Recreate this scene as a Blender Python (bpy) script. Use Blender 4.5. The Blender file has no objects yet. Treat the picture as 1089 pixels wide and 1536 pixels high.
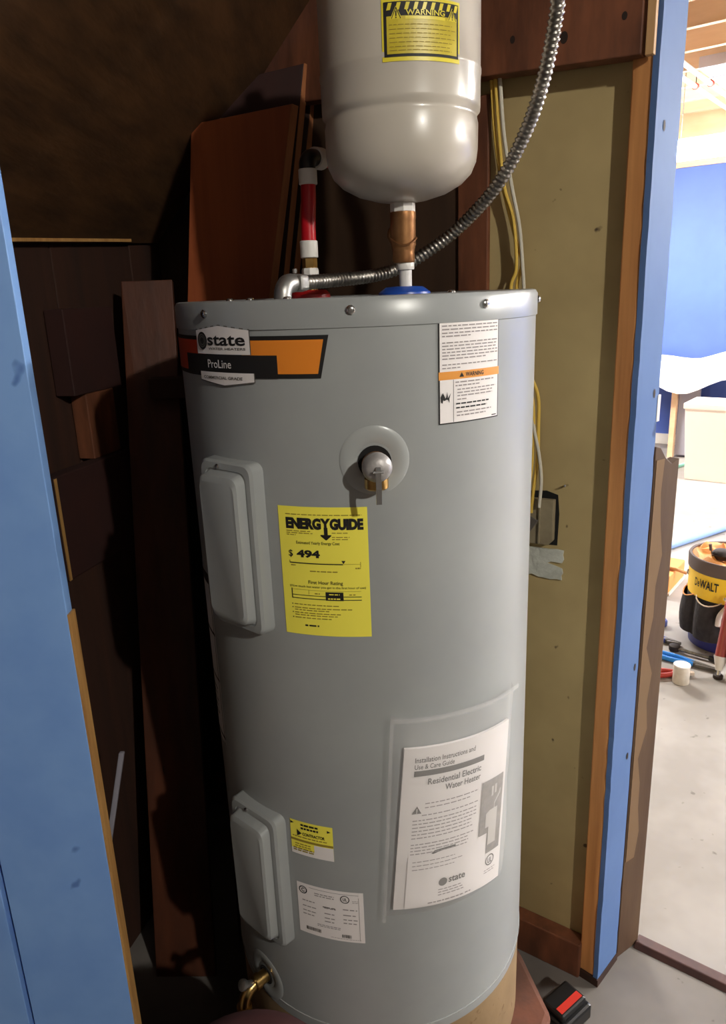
import bpy, bmesh, math, random
from math import sin, cos, pi, radians, sqrt
from mathutils import Vector, Matrix
random.seed(7)
SC = bpy.context.scene
COL = SC.collection

# ------------------------------------------------------------------ camera
PITCH, ROLL = radians(16.538), radians(2.233)
cd = bpy.data.cameras.new('camera')
cam = bpy.data.objects.new('camera', cd)
COL.objects.link(cam)
cd.sensor_fit = 'VERTICAL'
cd.sensor_height = 36.0
cd.lens = 36.0 * 1109.0 / 1536.0
cd.clip_start = 0.02
F = Vector((0, cos(PITCH), -sin(PITCH)))
R0 = Vector((1, 0, 0))
U0 = R0.cross(F)
right = R0 * cos(ROLL) - U0 * sin(ROLL)
up = F.cross(right) * -1
up = right.cross(F)
m3 = Matrix((right, up, -F)).transposed()
cam.matrix_world = Matrix.Translation((0, 0, 1.40)) @ m3.to_4x4()
SC.camera = cam

# ------------------------------------------------------------------ world and exposure
w = bpy.data.worlds.new('world')
SC.world = w
w.use_nodes = True
w.node_tree.nodes['Background'].inputs[0].default_value = (0.9, 0.95, 1.0, 1)
w.node_tree.nodes['Background'].inputs[1].default_value = 0.02
vs = SC.view_settings
vs.view_transform = 'Standard'
vs.look = 'None'
vs.gamma = 1
vs.use_curve_mapping = False
vs.exposure = 0.0
SC.cycles.max_bounces = 8
SC.cycles.diffuse_bounces = 5
SC.cycles.sample_clamp_indirect = 6
TUBE_POWER = 860.0     # emission of the fluorescent tubes
BULB_POWER = 3500.0     # emission of the bare bulb in the room behind the camera


# ------------------------------------------------------------------ materials
def srgb(*c):
    return tuple((x / 255 / 12.92 if x / 255 <= 0.04045 else ((x / 255 + 0.055) / 1.055) ** 2.4) for x in c)


def nodemat(name):
    m = bpy.data.materials.new(name)
    m.use_nodes = True
    nt = m.node_tree
    return m, nt, nt.nodes['Principled BSDF']


def col4(c):
    return (c[0], c[1], c[2], 1)


def mat(name, c, rough=0.5, metal=0.0, c2=None, scale=8.0, stretch=(1, 1, 1), bump=0.0, detail=4.0, lo=0.35, hi=0.65,
        spec=0.5, coat=0.0, emis=0.0, alpha=1.0):
    m, nt, b = nodemat(name)
    b.inputs['Roughness'].default_value = rough
    b.inputs['Metallic'].default_value = metal
    b.inputs['Specular IOR Level'].default_value = spec
    b.inputs['Base Color'].default_value = col4(c)
    if coat:
        b.inputs['Coat Weight'].default_value = coat
        b.inputs['Coat Roughness'].default_value = 0.06
    if emis:
        b.inputs['Emission Color'].default_value = col4(c)
        b.inputs['Emission Strength'].default_value = emis
    if alpha < 1:
        b.inputs['Alpha'].default_value = alpha
    if c2 is not None or bump:
        tc = nt.nodes.new('ShaderNodeTexCoord')
        mp = nt.nodes.new('ShaderNodeMapping')
        mp.inputs['Scale'].default_value = stretch
        nz = nt.nodes.new('ShaderNodeTexNoise')
        nz.inputs['Scale'].default_value = scale
        nz.inputs['Detail'].default_value = detail
        nz.inputs['Roughness'].default_value = 0.6
        nt.links.new(tc.outputs['Object'], mp.inputs[0])
        nt.links.new(mp.outputs[0], nz.inputs[0])
        if c2 is not None:
            rp = nt.nodes.new('ShaderNodeValToRGB')
            rp.color_ramp.elements[0].position = lo
            rp.color_ramp.elements[1].position = hi
            rp.color_ramp.elements[0].color = col4(c)
            rp.color_ramp.elements[1].color = col4(c2)
            nt.links.new(nz.outputs[0], rp.inputs[0])
            nt.links.new(rp.outputs[0], b.inputs['Base Color'])
        if bump:
            bp = nt.nodes.new('ShaderNodeBump')
            bp.inputs['Strength'].default_value = bump
            bp.inputs['Distance'].default_value = 0.01
            nt.links.new(nz.outputs[0], bp.inputs['Height'])
            nt.links.new(bp.outputs[0], b.inputs['Normal'])
    return m


def spotted(name, c, c2, cs, rough=0.8, scale=4.0, spot_scale=30.0, spot_at=0.28, bump=0.1, stretch=(1, 1, 1)):
    """mottled surface with small dark specks of their own"""
    m = mat(name, c, rough, 0, c2, scale, stretch, bump)
    nt = m.node_tree
    b = nt.nodes['Principled BSDF']
    lk = b.inputs['Base Color'].links[0].from_socket
    tc = nt.nodes.new('ShaderNodeTexCoord')
    n2 = nt.nodes.new('ShaderNodeTexNoise')
    n2.inputs['Scale'].default_value = spot_scale
    n2.inputs['Detail'].default_value = 2.0
    nt.links.new(tc.outputs['Object'], n2.inputs[0])
    rp = nt.nodes.new('ShaderNodeValToRGB')
    rp.color_ramp.elements[0].position = spot_at - 0.03
    rp.color_ramp.elements[1].position = spot_at + 0.02
    rp.color_ramp.elements[0].color = (1, 1, 1, 1)
    rp.color_ramp.elements[1].color = (0, 0, 0, 1)
    nt.links.new(n2.outputs[0], rp.inputs[0])
    mx = nt.nodes.new('ShaderNodeMix')
    mx.data_type = 'RGBA'
    nt.links.new(rp.outputs[0], mx.inputs[0])
    nt.links.new(lk, mx.inputs[6])
    mx.inputs[7].default_value = col4(cs)
    nt.links.new(mx.outputs[2], b.inputs['Base Color'])
    return m


M = {}
M['jacket'] = mat('jacket_grey_enamel', srgb(158, 161, 160), 0.34, 0.0, srgb(150, 153, 153), 5, bump=0.015, spec=0.5)
M['cap'] = mat('cap_grey_enamel', srgb(150, 153, 153), 0.30)
M['tank'] = mat('cream_enamel', srgb(196, 188, 176), 0.3, 0, srgb(188, 180, 168), 5, coat=0.2)
M['white'] = mat('white_paper', srgb(236, 230, 228), 0.55)
M['print'] = mat('black_print', srgb(22, 20, 20), 0.6)
M['fine'] = mat('grey_fine_print', srgb(150, 142, 142), 0.7)
M['yfine'] = mat('olive_fine_print', srgb(150, 130, 40), 0.7)
M['dgrey'] = mat('dark_grey_print', srgb(92, 88, 84), 0.6)
M['photo'] = mat('grey_halftone', srgb(128, 122, 117), 0.6, 0, srgb(150, 144, 138), 60)
M['photo2'] = mat('light_halftone', srgb(196, 190, 184), 0.6)
M['orange'] = mat('orange_print', srgb(232, 136, 40), 0.45)
M['redp'] = mat('red_print', srgb(190, 62, 34), 0.45)
M['worange'] = mat('warning_orange', srgb(226, 150, 60), 0.5)
M['yellow'] = mat('yellow_paper', srgb(252, 240, 88), 0.5)
M['tyellow'] = mat('tank_label_yellow', srgb(232, 214, 60), 0.4)
M['tgold'] = mat('tank_label_gold', srgb(196, 176, 42), 0.4, 0, srgb(212, 192, 58), 40)
M['brass'] = mat('brass', srgb(206, 172, 108), 0.3, 1.0, srgb(170, 134, 78), 20)
M['bronze'] = mat('cast_bronze', srgb(176, 128, 84), 0.42, 0.85, srgb(140, 96, 62), 30, bump=0.1)
M['chrome'] = mat('bright_steel', srgb(205, 205, 205), 0.22, 1.0)
M['steel'] = mat('galvanised_steel', srgb(150, 145, 138), 0.38, 1.0, srgb(110, 106, 100), 60)
M['zinc'] = mat('zinc_casting', srgb(170, 168, 165), 0.42, 0.9, srgb(140, 138, 134), 40, bump=0.1)
M['foam'] = mat('grey_plastic_escutcheon', srgb(162, 165, 164), 0.25, spec=0.5)
M['valvegrey'] = mat('valve_cap', srgb(176, 172, 170), 0.45, 0.4, srgb(150, 146, 144), 60, bump=0.1)
M['wplastic'] = mat('white_plastic', srgb(222, 218, 212), 0.4)
M['redpex'] = mat('red_tubing', srgb(176, 18, 30), 0.32)
M['redring'] = mat('red_plastic_ring', srgb(150, 20, 22), 0.35)
M['bluering'] = mat('blue_plastic_ring', srgb(26, 74, 168), 0.35)
M['black'] = mat('black_plastic', srgb(20, 20, 21), 0.35)
M['hole'] = mat('dark_cavity', srgb(12, 10, 9), 0.9)
M['stand'] = spotted('stand_board', srgb(132, 108, 76), srgb(146, 120, 86), srgb(120, 92, 60), 0.8, 9, 40, 0.33, 0.25)
M['slab'] = mat('red_brown_slab', srgb(112, 68, 50), 0.85, 0, srgb(88, 58, 46), 14, bump=0.3)
M['drywall'] = spotted('olive_drywall', srgb(182, 162, 114), srgb(162, 142, 98), srgb(74, 58, 38), 0.85, 3.2, 34, 0.25, 0.15)
M['stud'] = mat('stud_wood', srgb(220, 156, 94), 0.62, 0, srgb(176, 116, 64), 26, (1, 1, 0.06), 0.25)
M['header'] = mat('header_wood', srgb(122, 72, 46), 0.6, 0, srgb(84, 48, 30), 22, (1, 1, 0.25), 0.2)
M['board'] = mat('red_brown_board', srgb(164, 86, 46), 0.55, 0, srgb(144, 72, 38), 24, (1, 1, 0.05), 0.15)
M['boardedge'] = mat('board_edge', srgb(172, 112, 70), 0.6, 0, srgb(150, 92, 56), 40, (1, 1, 0.1))
M['darkwood'] = mat('dark_stained_wood', srgb(58, 30, 16), 0.75, 0, srgb(42, 22, 12), 22, (1, 1, 0.06), 0.2)
M['plankwood'] = mat('knotty_plank_wood', srgb(84, 42, 20), 0.6, 0, srgb(66, 32, 15), 20, (1, 1, 0.06), 0.2)
M['roomfloor'] = spotted('shaded_concrete', srgb(122, 116, 110), srgb(100, 94, 89), srgb(76, 70, 66), 0.8, 3.2, 30, 0.27, 0.1)  # shop concrete darkened: the shade on the closet side is in this colour
M['darkpanel'] = mat('dark_brown_panel', srgb(66, 44, 26), 0.7, 0, srgb(50, 32, 18), 14, (1, 1, 0.2), 0.15)
M['knot'] = mat('wood_knot', srgb(34, 18, 10), 0.7)
M['soffit'] = mat('soffit_plywood', srgb(100, 66, 34), 0.7, 0, srgb(70, 44, 20), 26, (1.0, 0.22, 1.0), 0.2)
M['maroon'] = mat('maroon_cardboard', srgb(50, 20, 14), 0.75, 0, srgb(42, 17, 13), 10)
M['pale_strip'] = mat('pale_wood_strip', srgb(196, 156, 108), 0.6, 0, srgb(176, 136, 92), 30, (1, 1, 0.08))
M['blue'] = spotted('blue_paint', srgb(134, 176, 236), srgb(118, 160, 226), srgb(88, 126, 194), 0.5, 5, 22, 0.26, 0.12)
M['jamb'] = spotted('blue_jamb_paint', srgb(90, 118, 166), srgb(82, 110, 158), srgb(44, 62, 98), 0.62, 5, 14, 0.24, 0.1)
M['bare'] = mat('bare_plywood_edge', srgb(196, 150, 88), 0.65, 0, srgb(166, 120, 66), 60, (1, 1, 0.1))
M['brown'] = mat('stained_brown_board', srgb(94, 70, 48), 0.7, 0, srgb(76, 52, 36), 12, (1, 1, 0.2), 0.2)
M['paperback'] = mat('torn_backing_paper', srgb(122, 96, 68), 0.8, 0, srgb(126, 98, 70), 20, (1, 1, .2))
for q_ in ('jamb',):
    M[q_].node_tree.nodes['Principled BSDF'].inputs['Specular IOR Level'].default_value = 0.2
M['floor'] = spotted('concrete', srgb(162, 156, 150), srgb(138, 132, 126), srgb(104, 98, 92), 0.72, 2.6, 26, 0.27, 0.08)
M['thresh'] = mat('brown_threshold', srgb(78, 46, 38), 0.6, 0, srgb(62, 36, 30), 20, (1, 1, 1))
M['shopblue'] = mat('shop_wall_blue', srgb(62, 86, 164), 0.6, 0, srgb(68, 94, 172), 2)
M['deck'] = mat('ceiling_deck', srgb(150, 144, 140), 0.8, 0, srgb(128, 122, 118), 3)
M['joist'] = mat('joist_wood', srgb(230, 194, 156), 0.65, 0, srgb(216, 176, 136), 10, (.2, .2, 1))
M['duct'] = mat('duct_sheet_metal', srgb(190, 188, 200), 0.5, 0.3)
M['wpipe'] = mat('white_pipe', srgb(226, 222, 216), 0.4)
M['redclip'] = mat('red_hanger', srgb(196, 70, 56), 0.5)
M['roomwall'] = mat('room_wall_paint', srgb(120, 112, 104), 0.8, 0, srgb(112, 104, 98), 3)
M['cloth'] = mat('white_drop_cloth', srgb(238, 232, 226), 0.8, 0, srgb(228, 222, 216), 8, bump=0.2)
M['greypanel'] = mat('grey_panel', srgb(150, 146, 156), 0.6)
M['cable'] = mat('cream_cable_jacket', srgb(206, 180, 130), 0.5)
M['ycable'] = mat('yellow_cable_jacket', srgb(222, 186, 84), 0.5)
M['wcable'] = mat('white_cable_jacket', srgb(206, 200, 184), 0.5)
M['plaster'] = mat('white_patch_plaster', srgb(204, 206, 196), 0.9, 0, srgb(180, 182, 172), 40, bump=0.5)
M['boxtan'] = mat('electrical_box_tan', srgb(150, 138, 112), 0.6, 0, srgb(132, 120, 96), 20)
M['flap'] = mat('grey_tape', srgb(88, 82, 76), 0.5)
M['bucketblack'] = mat('black_canvas', srgb(52, 48, 50), 0.85, 0, srgb(38, 35, 37), 40, bump=0.3)
M['band'] = mat('taupe_rim_band', srgb(96, 82, 78), 0.8)
M['byellow'] = mat('bucket_yellow', srgb(250, 206, 40), 0.45)
M['bnavy'] = mat('bucket_navy', srgb(42, 46, 130), 0.4)
M['toolblue'] = mat('tool_grip_blue', srgb(40, 130, 214), 0.35)
M['navy'] = mat('tool_grip_navy', srgb(28, 48, 128), 0.4)
M['toolred'] = mat('tool_grip_red', srgb(172, 50, 38), 0.4)
M['tube'] = mat('red_translucent_tube', srgb(150, 66, 62), 0.25)
M['cream'] = mat('cream_cardboard', srgb(226, 208, 190), 0.7)
M['can'] = mat('white_can', srgb(208, 200, 190), 0.5, 0, srgb(190, 180, 168), 20)
M['obox'] = mat('orange_box', srgb(222, 150, 76), 0.6)
M['paleblue'] = mat('pale_blue_pipe', srgb(130, 160, 214), 0.5)
M['green'] = mat('pale_green_hose', srgb(140, 200, 176), 0.5)
M['binwhite'] = mat('bin_white', srgb(244, 226, 210), 0.5)
M['battred'] = mat('red_battery_label', srgb(200, 52, 40), 0.4)
M['tub'] = mat('maroon_rubber', srgb(70, 36, 37), 0.6, 0, srgb(62, 33, 34), 8)
M['film'] = None
M['tubelight'] = mat('lit_tube', (1.0, 0.97, 0.92), 0.5, emis=TUBE_POWER)
M['diffuser'] = mat('lit_diffuser', (1.0, 0.97, 0.92), 0.5, emis=TUBE_POWER * 0.075)
M['bulb'] = mat('lit_bulb', (1.0, 0.96, 0.87), 0.5, emis=BULB_POWER)


def film_mat():
    m, nt, b = nodemat('clear_plastic_film')
    b.inputs['Base Color'].default_value = (0.86, 0.84, 0.84, 1)
    b.inputs['Roughness'].default_value = 0.12
    b.inputs['Alpha'].default_value = 0.2
    tc = nt.nodes.new('ShaderNodeTexCoord')
    nz = nt.nodes.new('ShaderNodeTexNoise')
    nz.inputs['Scale'].default_value = 22
    nt.links.new(tc.outputs['Object'], nz.inputs[0])
    bp = nt.nodes.new('ShaderNodeBump')
    bp.inputs['Strength'].default_value = 0.5
    bp.inputs['Distance'].default_value = 0.01
    nt.links.new(nz.outputs[0], bp.inputs['Height'])
    nt.links.new(bp.outputs[0], b.inputs['Normal'])
    return m


M['film'] = film_mat()


# ------------------------------------------------------------------ mesh helpers
class MB:
    def __init__(s):
        s.v = []
        s.f = []

    def add(s, verts, faces):
        o = len(s.v)
        s.v += [Vector(p) for p in verts]
        s.f += [[i + o for i in q] for q in faces]
        return s

    def prism(s, quad, off):
        """quad of points swept by the vector off"""
        n = len(quad)
        a = [Vector(p) for p in quad]
        b = [p + Vector(off) for p in a]
        fs = [list(range(n))[::-1], list(range(n, 2 * n))]
        for i in range(n):
            j = (i + 1) % n
            fs.append([i, j, n + j, n + i])
        return s.add(a + b, fs)

    def box(s, c, d, e1=(1, 0, 0), e2=(0, 1, 0), e3=(0, 0, 1)):
        """centre c, full sizes d along the axes e"""
        c = Vector(c)
        E1, E2, E3 = (Vector(e).normalized() * (k / 2) for e, k in zip((e1, e2, e3), d))
        vs = [c + E1 * x + E2 * y + E3 * z for z in (-1, 1) for x, y in ((-1, -1), (1, -1), (1, 1), (-1, 1))]
        return s.add(vs, [[3, 2, 1, 0], [4, 5, 6, 7], [0, 1, 5, 4], [1, 2, 6, 5], [2, 3, 7, 6], [3, 0, 4, 7]])

    def lathe(s, prof, c=(0, 0, 0), n=32, axis=(0, 0, 1), cap=True, ang=(0, 2 * pi)):
        """prof: list of (radius, height) along axis from c"""
        c = Vector(c)
        ax = Vector(axis).normalized()
        t = Vector((1, 0, 0)) if abs(ax.x) < 0.9 else Vector((0, 1, 0))
        u = (t - ax * t.dot(ax)).normalized()
        v = ax.cross(u)
        full = abs(ang[1] - ang[0] - 2 * pi) < 1e-6
        k = n if full else n + 1
        vs, fs = [], []
        for r, h in prof:
            for i in range(k):
                a = ang[0] + (ang[1] - ang[0]) * i / n
                vs.append(c + ax * h + (u * cos(a) + v * sin(a)) * r)
        for j in range(len(prof) - 1):
            for i in range(n):
                i2 = (i + 1) % k
                fs.append([j * k + i, j * k + i2, (j + 1) * k + i2, (j + 1) * k + i])
        if cap and full:
            fs.append(list(range(k))[::-1])
            fs.append([(len(prof) - 1) * k + i for i in range(k)])
        return s.add(vs, fs)

    def tube(s, pts, rad, n=10, cap=True, ribs=None):
        """rad: number or list; ribs=(pitch, depth) winds a helical ridge around it"""
        P = [Vector(p) for p in pts]
        L = [0]
        for a, b in zip(P, P[1:]):
            L.append(L[-1] + (b - a).length)
        vs, fs = [], []
        T = []
        for i in range(len(P)):
            a = P[max(i - 1, 0)]
            b = P[min(i + 1, len(P) - 1)]
            T.append((b - a).normalized())
        t0 = Vector((0, 0, 1)) if abs(T[0].z) < 0.8 else Vector((1, 0, 0))
        u = (t0 - T[0] * t0.dot(T[0])).normalized()
        for i, p in enumerate(P):
            u = (u - T[i] * u.dot(T[i])).normalized()
            v = T[i].cross(u)
            r = rad[i] if isinstance(rad, (list, tuple)) else rad
            for k in range(n):
                a = 2 * pi * k / n
                rr = r
                if ribs:
                    rr = r + ribs[1] * (0.5 + 0.5 * sin(2 * pi * L[i] / ribs[0] - a)) ** 0.7
                vs.append(p + (u * cos(a) + v * sin(a)) * rr)
        for i in range(len(P) - 1):
            for k in range(n):
                k2 = (k + 1) % n
                fs.append([i * n + k, i * n + k2, (i + 1) * n + k2, (i + 1) * n + k])
        if cap:
            fs.append(list(range(n))[::-1])
            fs.append([(len(P) - 1) * n + k for k in range(n)])
        return s.add(vs, fs)


def spline(pts, per=12):
    P = [Vector(p) for p in pts]
    P = [P[0] * 2 - P[1]] + P + [P[-1] * 2 - P[-2]]
    out = []
    for i in range(1, len(P) - 2):
        for k in range(per):
            t = k / per
            a, b, c, d = P[i - 1], P[i], P[i + 1], P[i + 2]
            out.append(0.5 * ((2 * b) + (c - a) * t + (2 * a - 5 * b + 4 * c - d) * t * t + (3 * b - a - 3 * c + d) * t ** 3))
    out.append(P[-2])
    return out


def resample(pts, step):
    out = [pts[0]]
    acc = 0
    for a, b in zip(pts, pts[1:]):
        d = (b - a).length
        if d < 1e-9:
            continue
        while acc + d >= step:
            t = (step - acc) / d
            a = a + (b - a) * t
            d = (b - a).length
            out.append(a)
            acc = 0
        acc += d
    return out


WLOC = {}


def link(name, me, parent, origin):
    o = bpy.data.objects.new(name, me)
    COL.objects.link(o)
    if parent is not None:
        o.parent = parent
        o.location = Vector(origin) - WLOC[parent.name]
    else:
        o.location = origin
    WLOC[o.name] = Vector(origin)
    return o


def obj(name, mb, material, parent=None, smooth=False, bevel=0.0, fix=True, auto=40):
    V = mb.v
    lo = [min(p[i] for p in V) for i in range(3)]
    hi = [max(p[i] for p in V) for i in range(3)]
    org = Vector(((lo[0] + hi[0]) / 2, (lo[1] + hi[1]) / 2, lo[2]))
    me = bpy.data.meshes.new(name)
    me.from_pydata([p - org for p in V], [], mb.f)
    if fix:
        bm = bmesh.new()
        bm.from_mesh(me)
        bmesh.ops.recalc_face_normals(bm, faces=bm.faces)
        bm.to_mesh(me)
        bm.free()
    me.materials.append(M[material])
    if smooth:
        me.polygons.foreach_set('use_smooth', [True] * len(me.polygons))
        try:
            me.set_sharp_from_angle(angle=radians(auto))
        except Exception:
            pass
    o = link(name, me, parent, org)
    if bevel:
        b = o.modifiers.new('bevel', 'BEVEL')
        b.width = bevel
        b.segments = 2
        b.limit_method = 'ANGLE'
    return o


def thing(name, loc, label, cat, group=None):
    o = bpy.data.objects.new(name, None)
    COL.objects.link(o)
    o.empty_display_size = 0.05
    o.location = loc
    WLOC[o.name] = Vector(loc)
    o['label'] = label
    o['category'] = cat
    if group:
        o['group'] = group
    return o


def tag(o, label, cat, group=None):
    o['label'] = label
    o['category'] = cat
    if group:
        o['group'] = group
    return o


def struct(o, label=None):
    o['kind'] = 'structure'
    if label:
        o['label'] = label
    return o


def sempty(name, loc, label=None):
    o = bpy.data.objects.new(name, None)
    COL.objects.link(o)
    o.location = loc
    WLOC[o.name] = Vector(loc)
    return struct(o, label)


def copy_tree(o, delta, parent=None):
    c = o.copy()
    COL.objects.link(c)
    if parent is None:
        c.location = o.location + Vector(delta)
    else:
        c.parent = parent
    for ch in list(o.children):
        copy_tree(ch, delta, c)
    return c


# text and flat print, laid on any surface through a mapper (u right, v up, off outwards)
def text_verts(s):
    cu = bpy.data.curves.new('t', 'FONT')
    cu.body = s
    cu.resolution_u = 3
    cu.offset = TEXT_FAT[0]
    o = bpy.data.objects.new('t', cu)
    COL.objects.link(o)
    dg = bpy.context.evaluated_depsgraph_get()
    me = o.evaluated_get(dg).to_mesh()
    vs = [v.co.copy() for v in me.vertices]
    fs = [list(p.vertices) for p in me.polygons]
    o.evaluated_get(dg).to_mesh_clear()
    bpy.data.objects.remove(o)
    bpy.data.curves.remove(cu)
    return vs, fs


TEXT_FAT = [0.0]


class Print:
    """collects flat print on a sheet of size (wd, ht), top-left origin fractions fx, fy"""
    def __init__(s, mapper, wd, ht, off=0.0006):
        s.mp, s.w, s.h, s.off = mapper, wd, ht, off
        s.mb = MB()

    def P(s, fx, fy, off=None):
        return s.mp(fx * s.w, -fy * s.h, s.off if off is None else off)

    def quad(s, x0, y0, x1, y1, nx=1, off=None):
        vs, fs = [], []
        nx = max(nx, math.ceil(abs(x1 - x0) * s.w / 0.005))
        for i in range(nx + 1):
            x = x0 + (x1 - x0) * i / nx
            vs += [s.P(x, y0, off), s.P(x, y1, off)]
        for i in range(nx):
            fs.append([2 * i, 2 * i + 1, 2 * i + 3, 2 * i + 2])
        s.mb.add(vs, fs)
        return s

    def poly(s, pts, off=None):
        s.mb.add([s.P(x, y, off) for x, y in pts], [list(range(len(pts)))])
        return s

    def ring(s, cx, cy, r, th, n=28, off=None):
        ax = s.h / s.w
        vs, fs = [], []
        for i in range(n):
            a = 2 * pi * i / n
            vs += [s.P(cx + r * ax * cos(a), cy + r * sin(a), off), s.P(cx + (r - th) * ax * cos(a), cy + (r - th) * sin(a), off)]
        for i in range(n):
            j = (i + 1) % n
            fs.append([2 * i, 2 * i + 1, 2 * j + 1, 2 * j])
        s.mb.add(vs, fs)
        return s

    def disc(s, cx, cy, r, n=24, off=None):
        ax = s.h / s.w
        return s.poly([(cx + r * ax * cos(-2 * pi * i / n), cy + r * sin(-2 * pi * i / n)) for i in range(n)], off)

    def text(s, t, x0, y0, x1, y1, fat=0.0, off=None):
        TEXT_FAT[0] = fat
        vs, fs = text_verts(t)
        ax, bx = min(v.x for v in vs), max(v.x for v in vs)
        ay, by = min(v.y for v in vs), max(v.y for v in vs)
        s.mb.add([s.P(x0 + (x1 - x0) * (v.x - ax) / (bx - ax), y1 + (y0 - y1) * (v.y - ay) / (by - ay), off) for v in vs], fs)
        return s

    def lines(s, x0, x1, ys, th, words=9, ragged=0.1):
        """rows of print too small to read: short dashes of word length"""
        for y in ys:
            x = x0
            end = x1 - random.random() * ragged * (x1 - x0)
            while x < end:
                wl = (x1 - x0) / words * random.uniform(0.4, 1.1)
                s.quad(x, y - th / 2, min(x + wl, end), y + th / 2)
                x += wl + (x1 - x0) / words * 0.18
        return s

    def build(s, name, material, parent):
        o = obj(name, s.mb, material, parent, fix=False)
        if 'print' in name or 'lettering' in name or name in ('barcode', 'hazard_stripes', 'warning_symbol'):
            o['kind'] = 'stuff'     # characters too small to pick apart
        return o


def curved_sheet(mp, wd, ht, off, nx=24, outline=None, th=0.0):
    mb = MB()
    vs, fs = [], []
    for i in range(nx + 1):
        x = wd * i / nx
        vs += [mp(x, 0, off), mp(x, -ht, off)]
    for i in range(nx):
        fs.append([2 * i, 2 * i + 1, 2 * i + 3, 2 * i + 2])
    if th:
        k = len(vs)
        for i in range(nx + 1):
            x = wd * i / nx
            vs += [mp(x, 0, off - th), mp(x, -ht, off - th)]
        for i in range(nx):
            fs.append([k + 2 * i, k + 2 * i + 2, k + 2 * i + 3, k + 2 * i + 1])
            fs.append([2 * i, 2 * i + 2, k + 2 * i + 2, k + 2 * i])
            fs.append([2 * i + 1, k + 2 * i + 1, k + 2 * i + 3, 2 * i + 3])
        fs.append([0, k, k + 1, 1])
        fs.append([2 * nx, 2 * nx + 1, k + 2 * nx + 1, k + 2 * nx])
    mb.add(vs, fs)
    return mb


def cyl_mapper(ax, ay, R, th_deg, z, tilt=0.0):
    """surface frame with its origin (top left) at angle th and height z of an upright cylinder"""
    def mp(u, v, off):
        uu = u * cos(tilt) - v * sin(tilt)
        vv = u * sin(tilt) + v * cos(tilt)
        a = radians(th_deg) + uu / R
        return Vector((ax + (R + off) * sin(a), ay - (R + off) * cos(a), z + vv))
    return mp


# ------------------------------------------------------------------ directions of the building
WD = Vector((0.788, -0.616, 0))       # along the shop partition
MD = Vector((0.616, 0.788, 0))        # into the shop


def ST(s, t, z=0.0):
    return WD * s + MD * t + Vector((0, 0, z))


Z = Vector((0, 0, 1))
# ================================================================== STRUCTURE
# threshold splits the floor; closet side has its shade painted darker into the concrete
TL = Vector((0.572, 1.262, 0.0)) + MD * 0.02
fl = MB().prism([TL + WD * -9, TL + WD * 7, TL + WD * 7 + MD * 7, TL + WD * -9 + MD * 7], Z * -0.1)
struct(obj('floor', fl, 'floor'), 'pale concrete floor of the bright shop')
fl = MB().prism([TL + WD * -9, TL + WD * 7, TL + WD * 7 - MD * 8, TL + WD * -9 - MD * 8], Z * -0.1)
struct(obj('floor_room', fl, 'roomfloor'), 'grey concrete floor, darkened in colour for shade, on the closet side of the threshold')

# olive drywall behind the heater
NB = Vector((0.574, 0.819, 0)).normalized()
BD = Vector((-0.819, 0.574, 0)).normalized()


def WB(s, depth, z):
    """point on the closet's long wall: s along it from the post end, depth in front of its face"""
    return NB * (1.26 - depth) + BD * s + Vector((0, 0, z))


# s of the post end of the wall
S_END = BD.dot(Vector((0.462, 1.24, 0)))
wr = MB()
wr.prism([WB(S_END, 0, 0), WB(S_END + 1.35, 0, 0), WB(S_END + 1.35, 0, 2.6), WB(S_END, 0, 2.6)], NB * 0.02)
struct(obj('wall_right', wr, 'drywall'), 'olive brown unpainted drywall with small dark specks behind the grey heater')
# sole plate, stud, header
pl = MB().prism([WB(S_END + 0.02, 0.0, 0.0), WB(S_END + 0.02, 0.034, 0.0), WB(S_END + 0.02, 0.034, 0.085), WB(S_END + 0.02, 0.0, 0.085)], BD * 1.2)
struct(obj('baseboard_right', pl, 'header', bevel=0.003), 'dark wooden sole plate along the foot of the olive drywall')
s0 = BD.dot(Vector((0.2414, 1.3701, 0)))
st = MB().prism([WB(s0, 0.001, 0.086), WB(s0, 0.012, 0.086), WB(s0 + 0.058, 0.012, 0.086), WB(s0 + 0.058, 0.001, 0.086)], Z * 1.62)
struct(obj('trim_stud', st, 'header', bevel=0.002), 'reddish brown upright stud on the drywall behind the cream tank')
hb = MB().prism([WB(S_END + 0.004, 0.047, 1.709), WB(S_END + 1.0, 0.047, 1.765), WB(S_END + 1.0, 0.047, 2.2), WB(S_END + 0.004, 0.047, 2.2)], NB * 0.034)
hd_ = struct(obj('trim_header', hb, 'header', bevel=0.002), 'reddish brown header board with knots above the drywall')
for (ds, z, r) in ((0.118, 1.752, 0.006), (0.03, 1.762, 0.004), (0.20, 1.765, 0.004)):
    kb = MB()
    c = WB(S_END + ds, 0.0475, z)
    kb.add([c + BD * (r * cos(2 * pi * i / 14)) + Z * (1.4 * r * sin(2 * pi * i / 14)) for i in range(14)], [list(range(14))])
    obj('knot', kb, 'knot', hd_)

pn_ = MB().prism([WB(s0 + 0.06, 0.0005, 0.086), WB(S_END + 1.3, 0.0005, 0.086), WB(S_END + 1.3, 0.0005, 2.55), WB(s0 + 0.06, 0.0005, 2.55)], NB * -0.006)
struct(obj('wall_panel', pn_, 'darkpanel'), 'dark brown panelling on the wall behind the cream tank')
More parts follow.
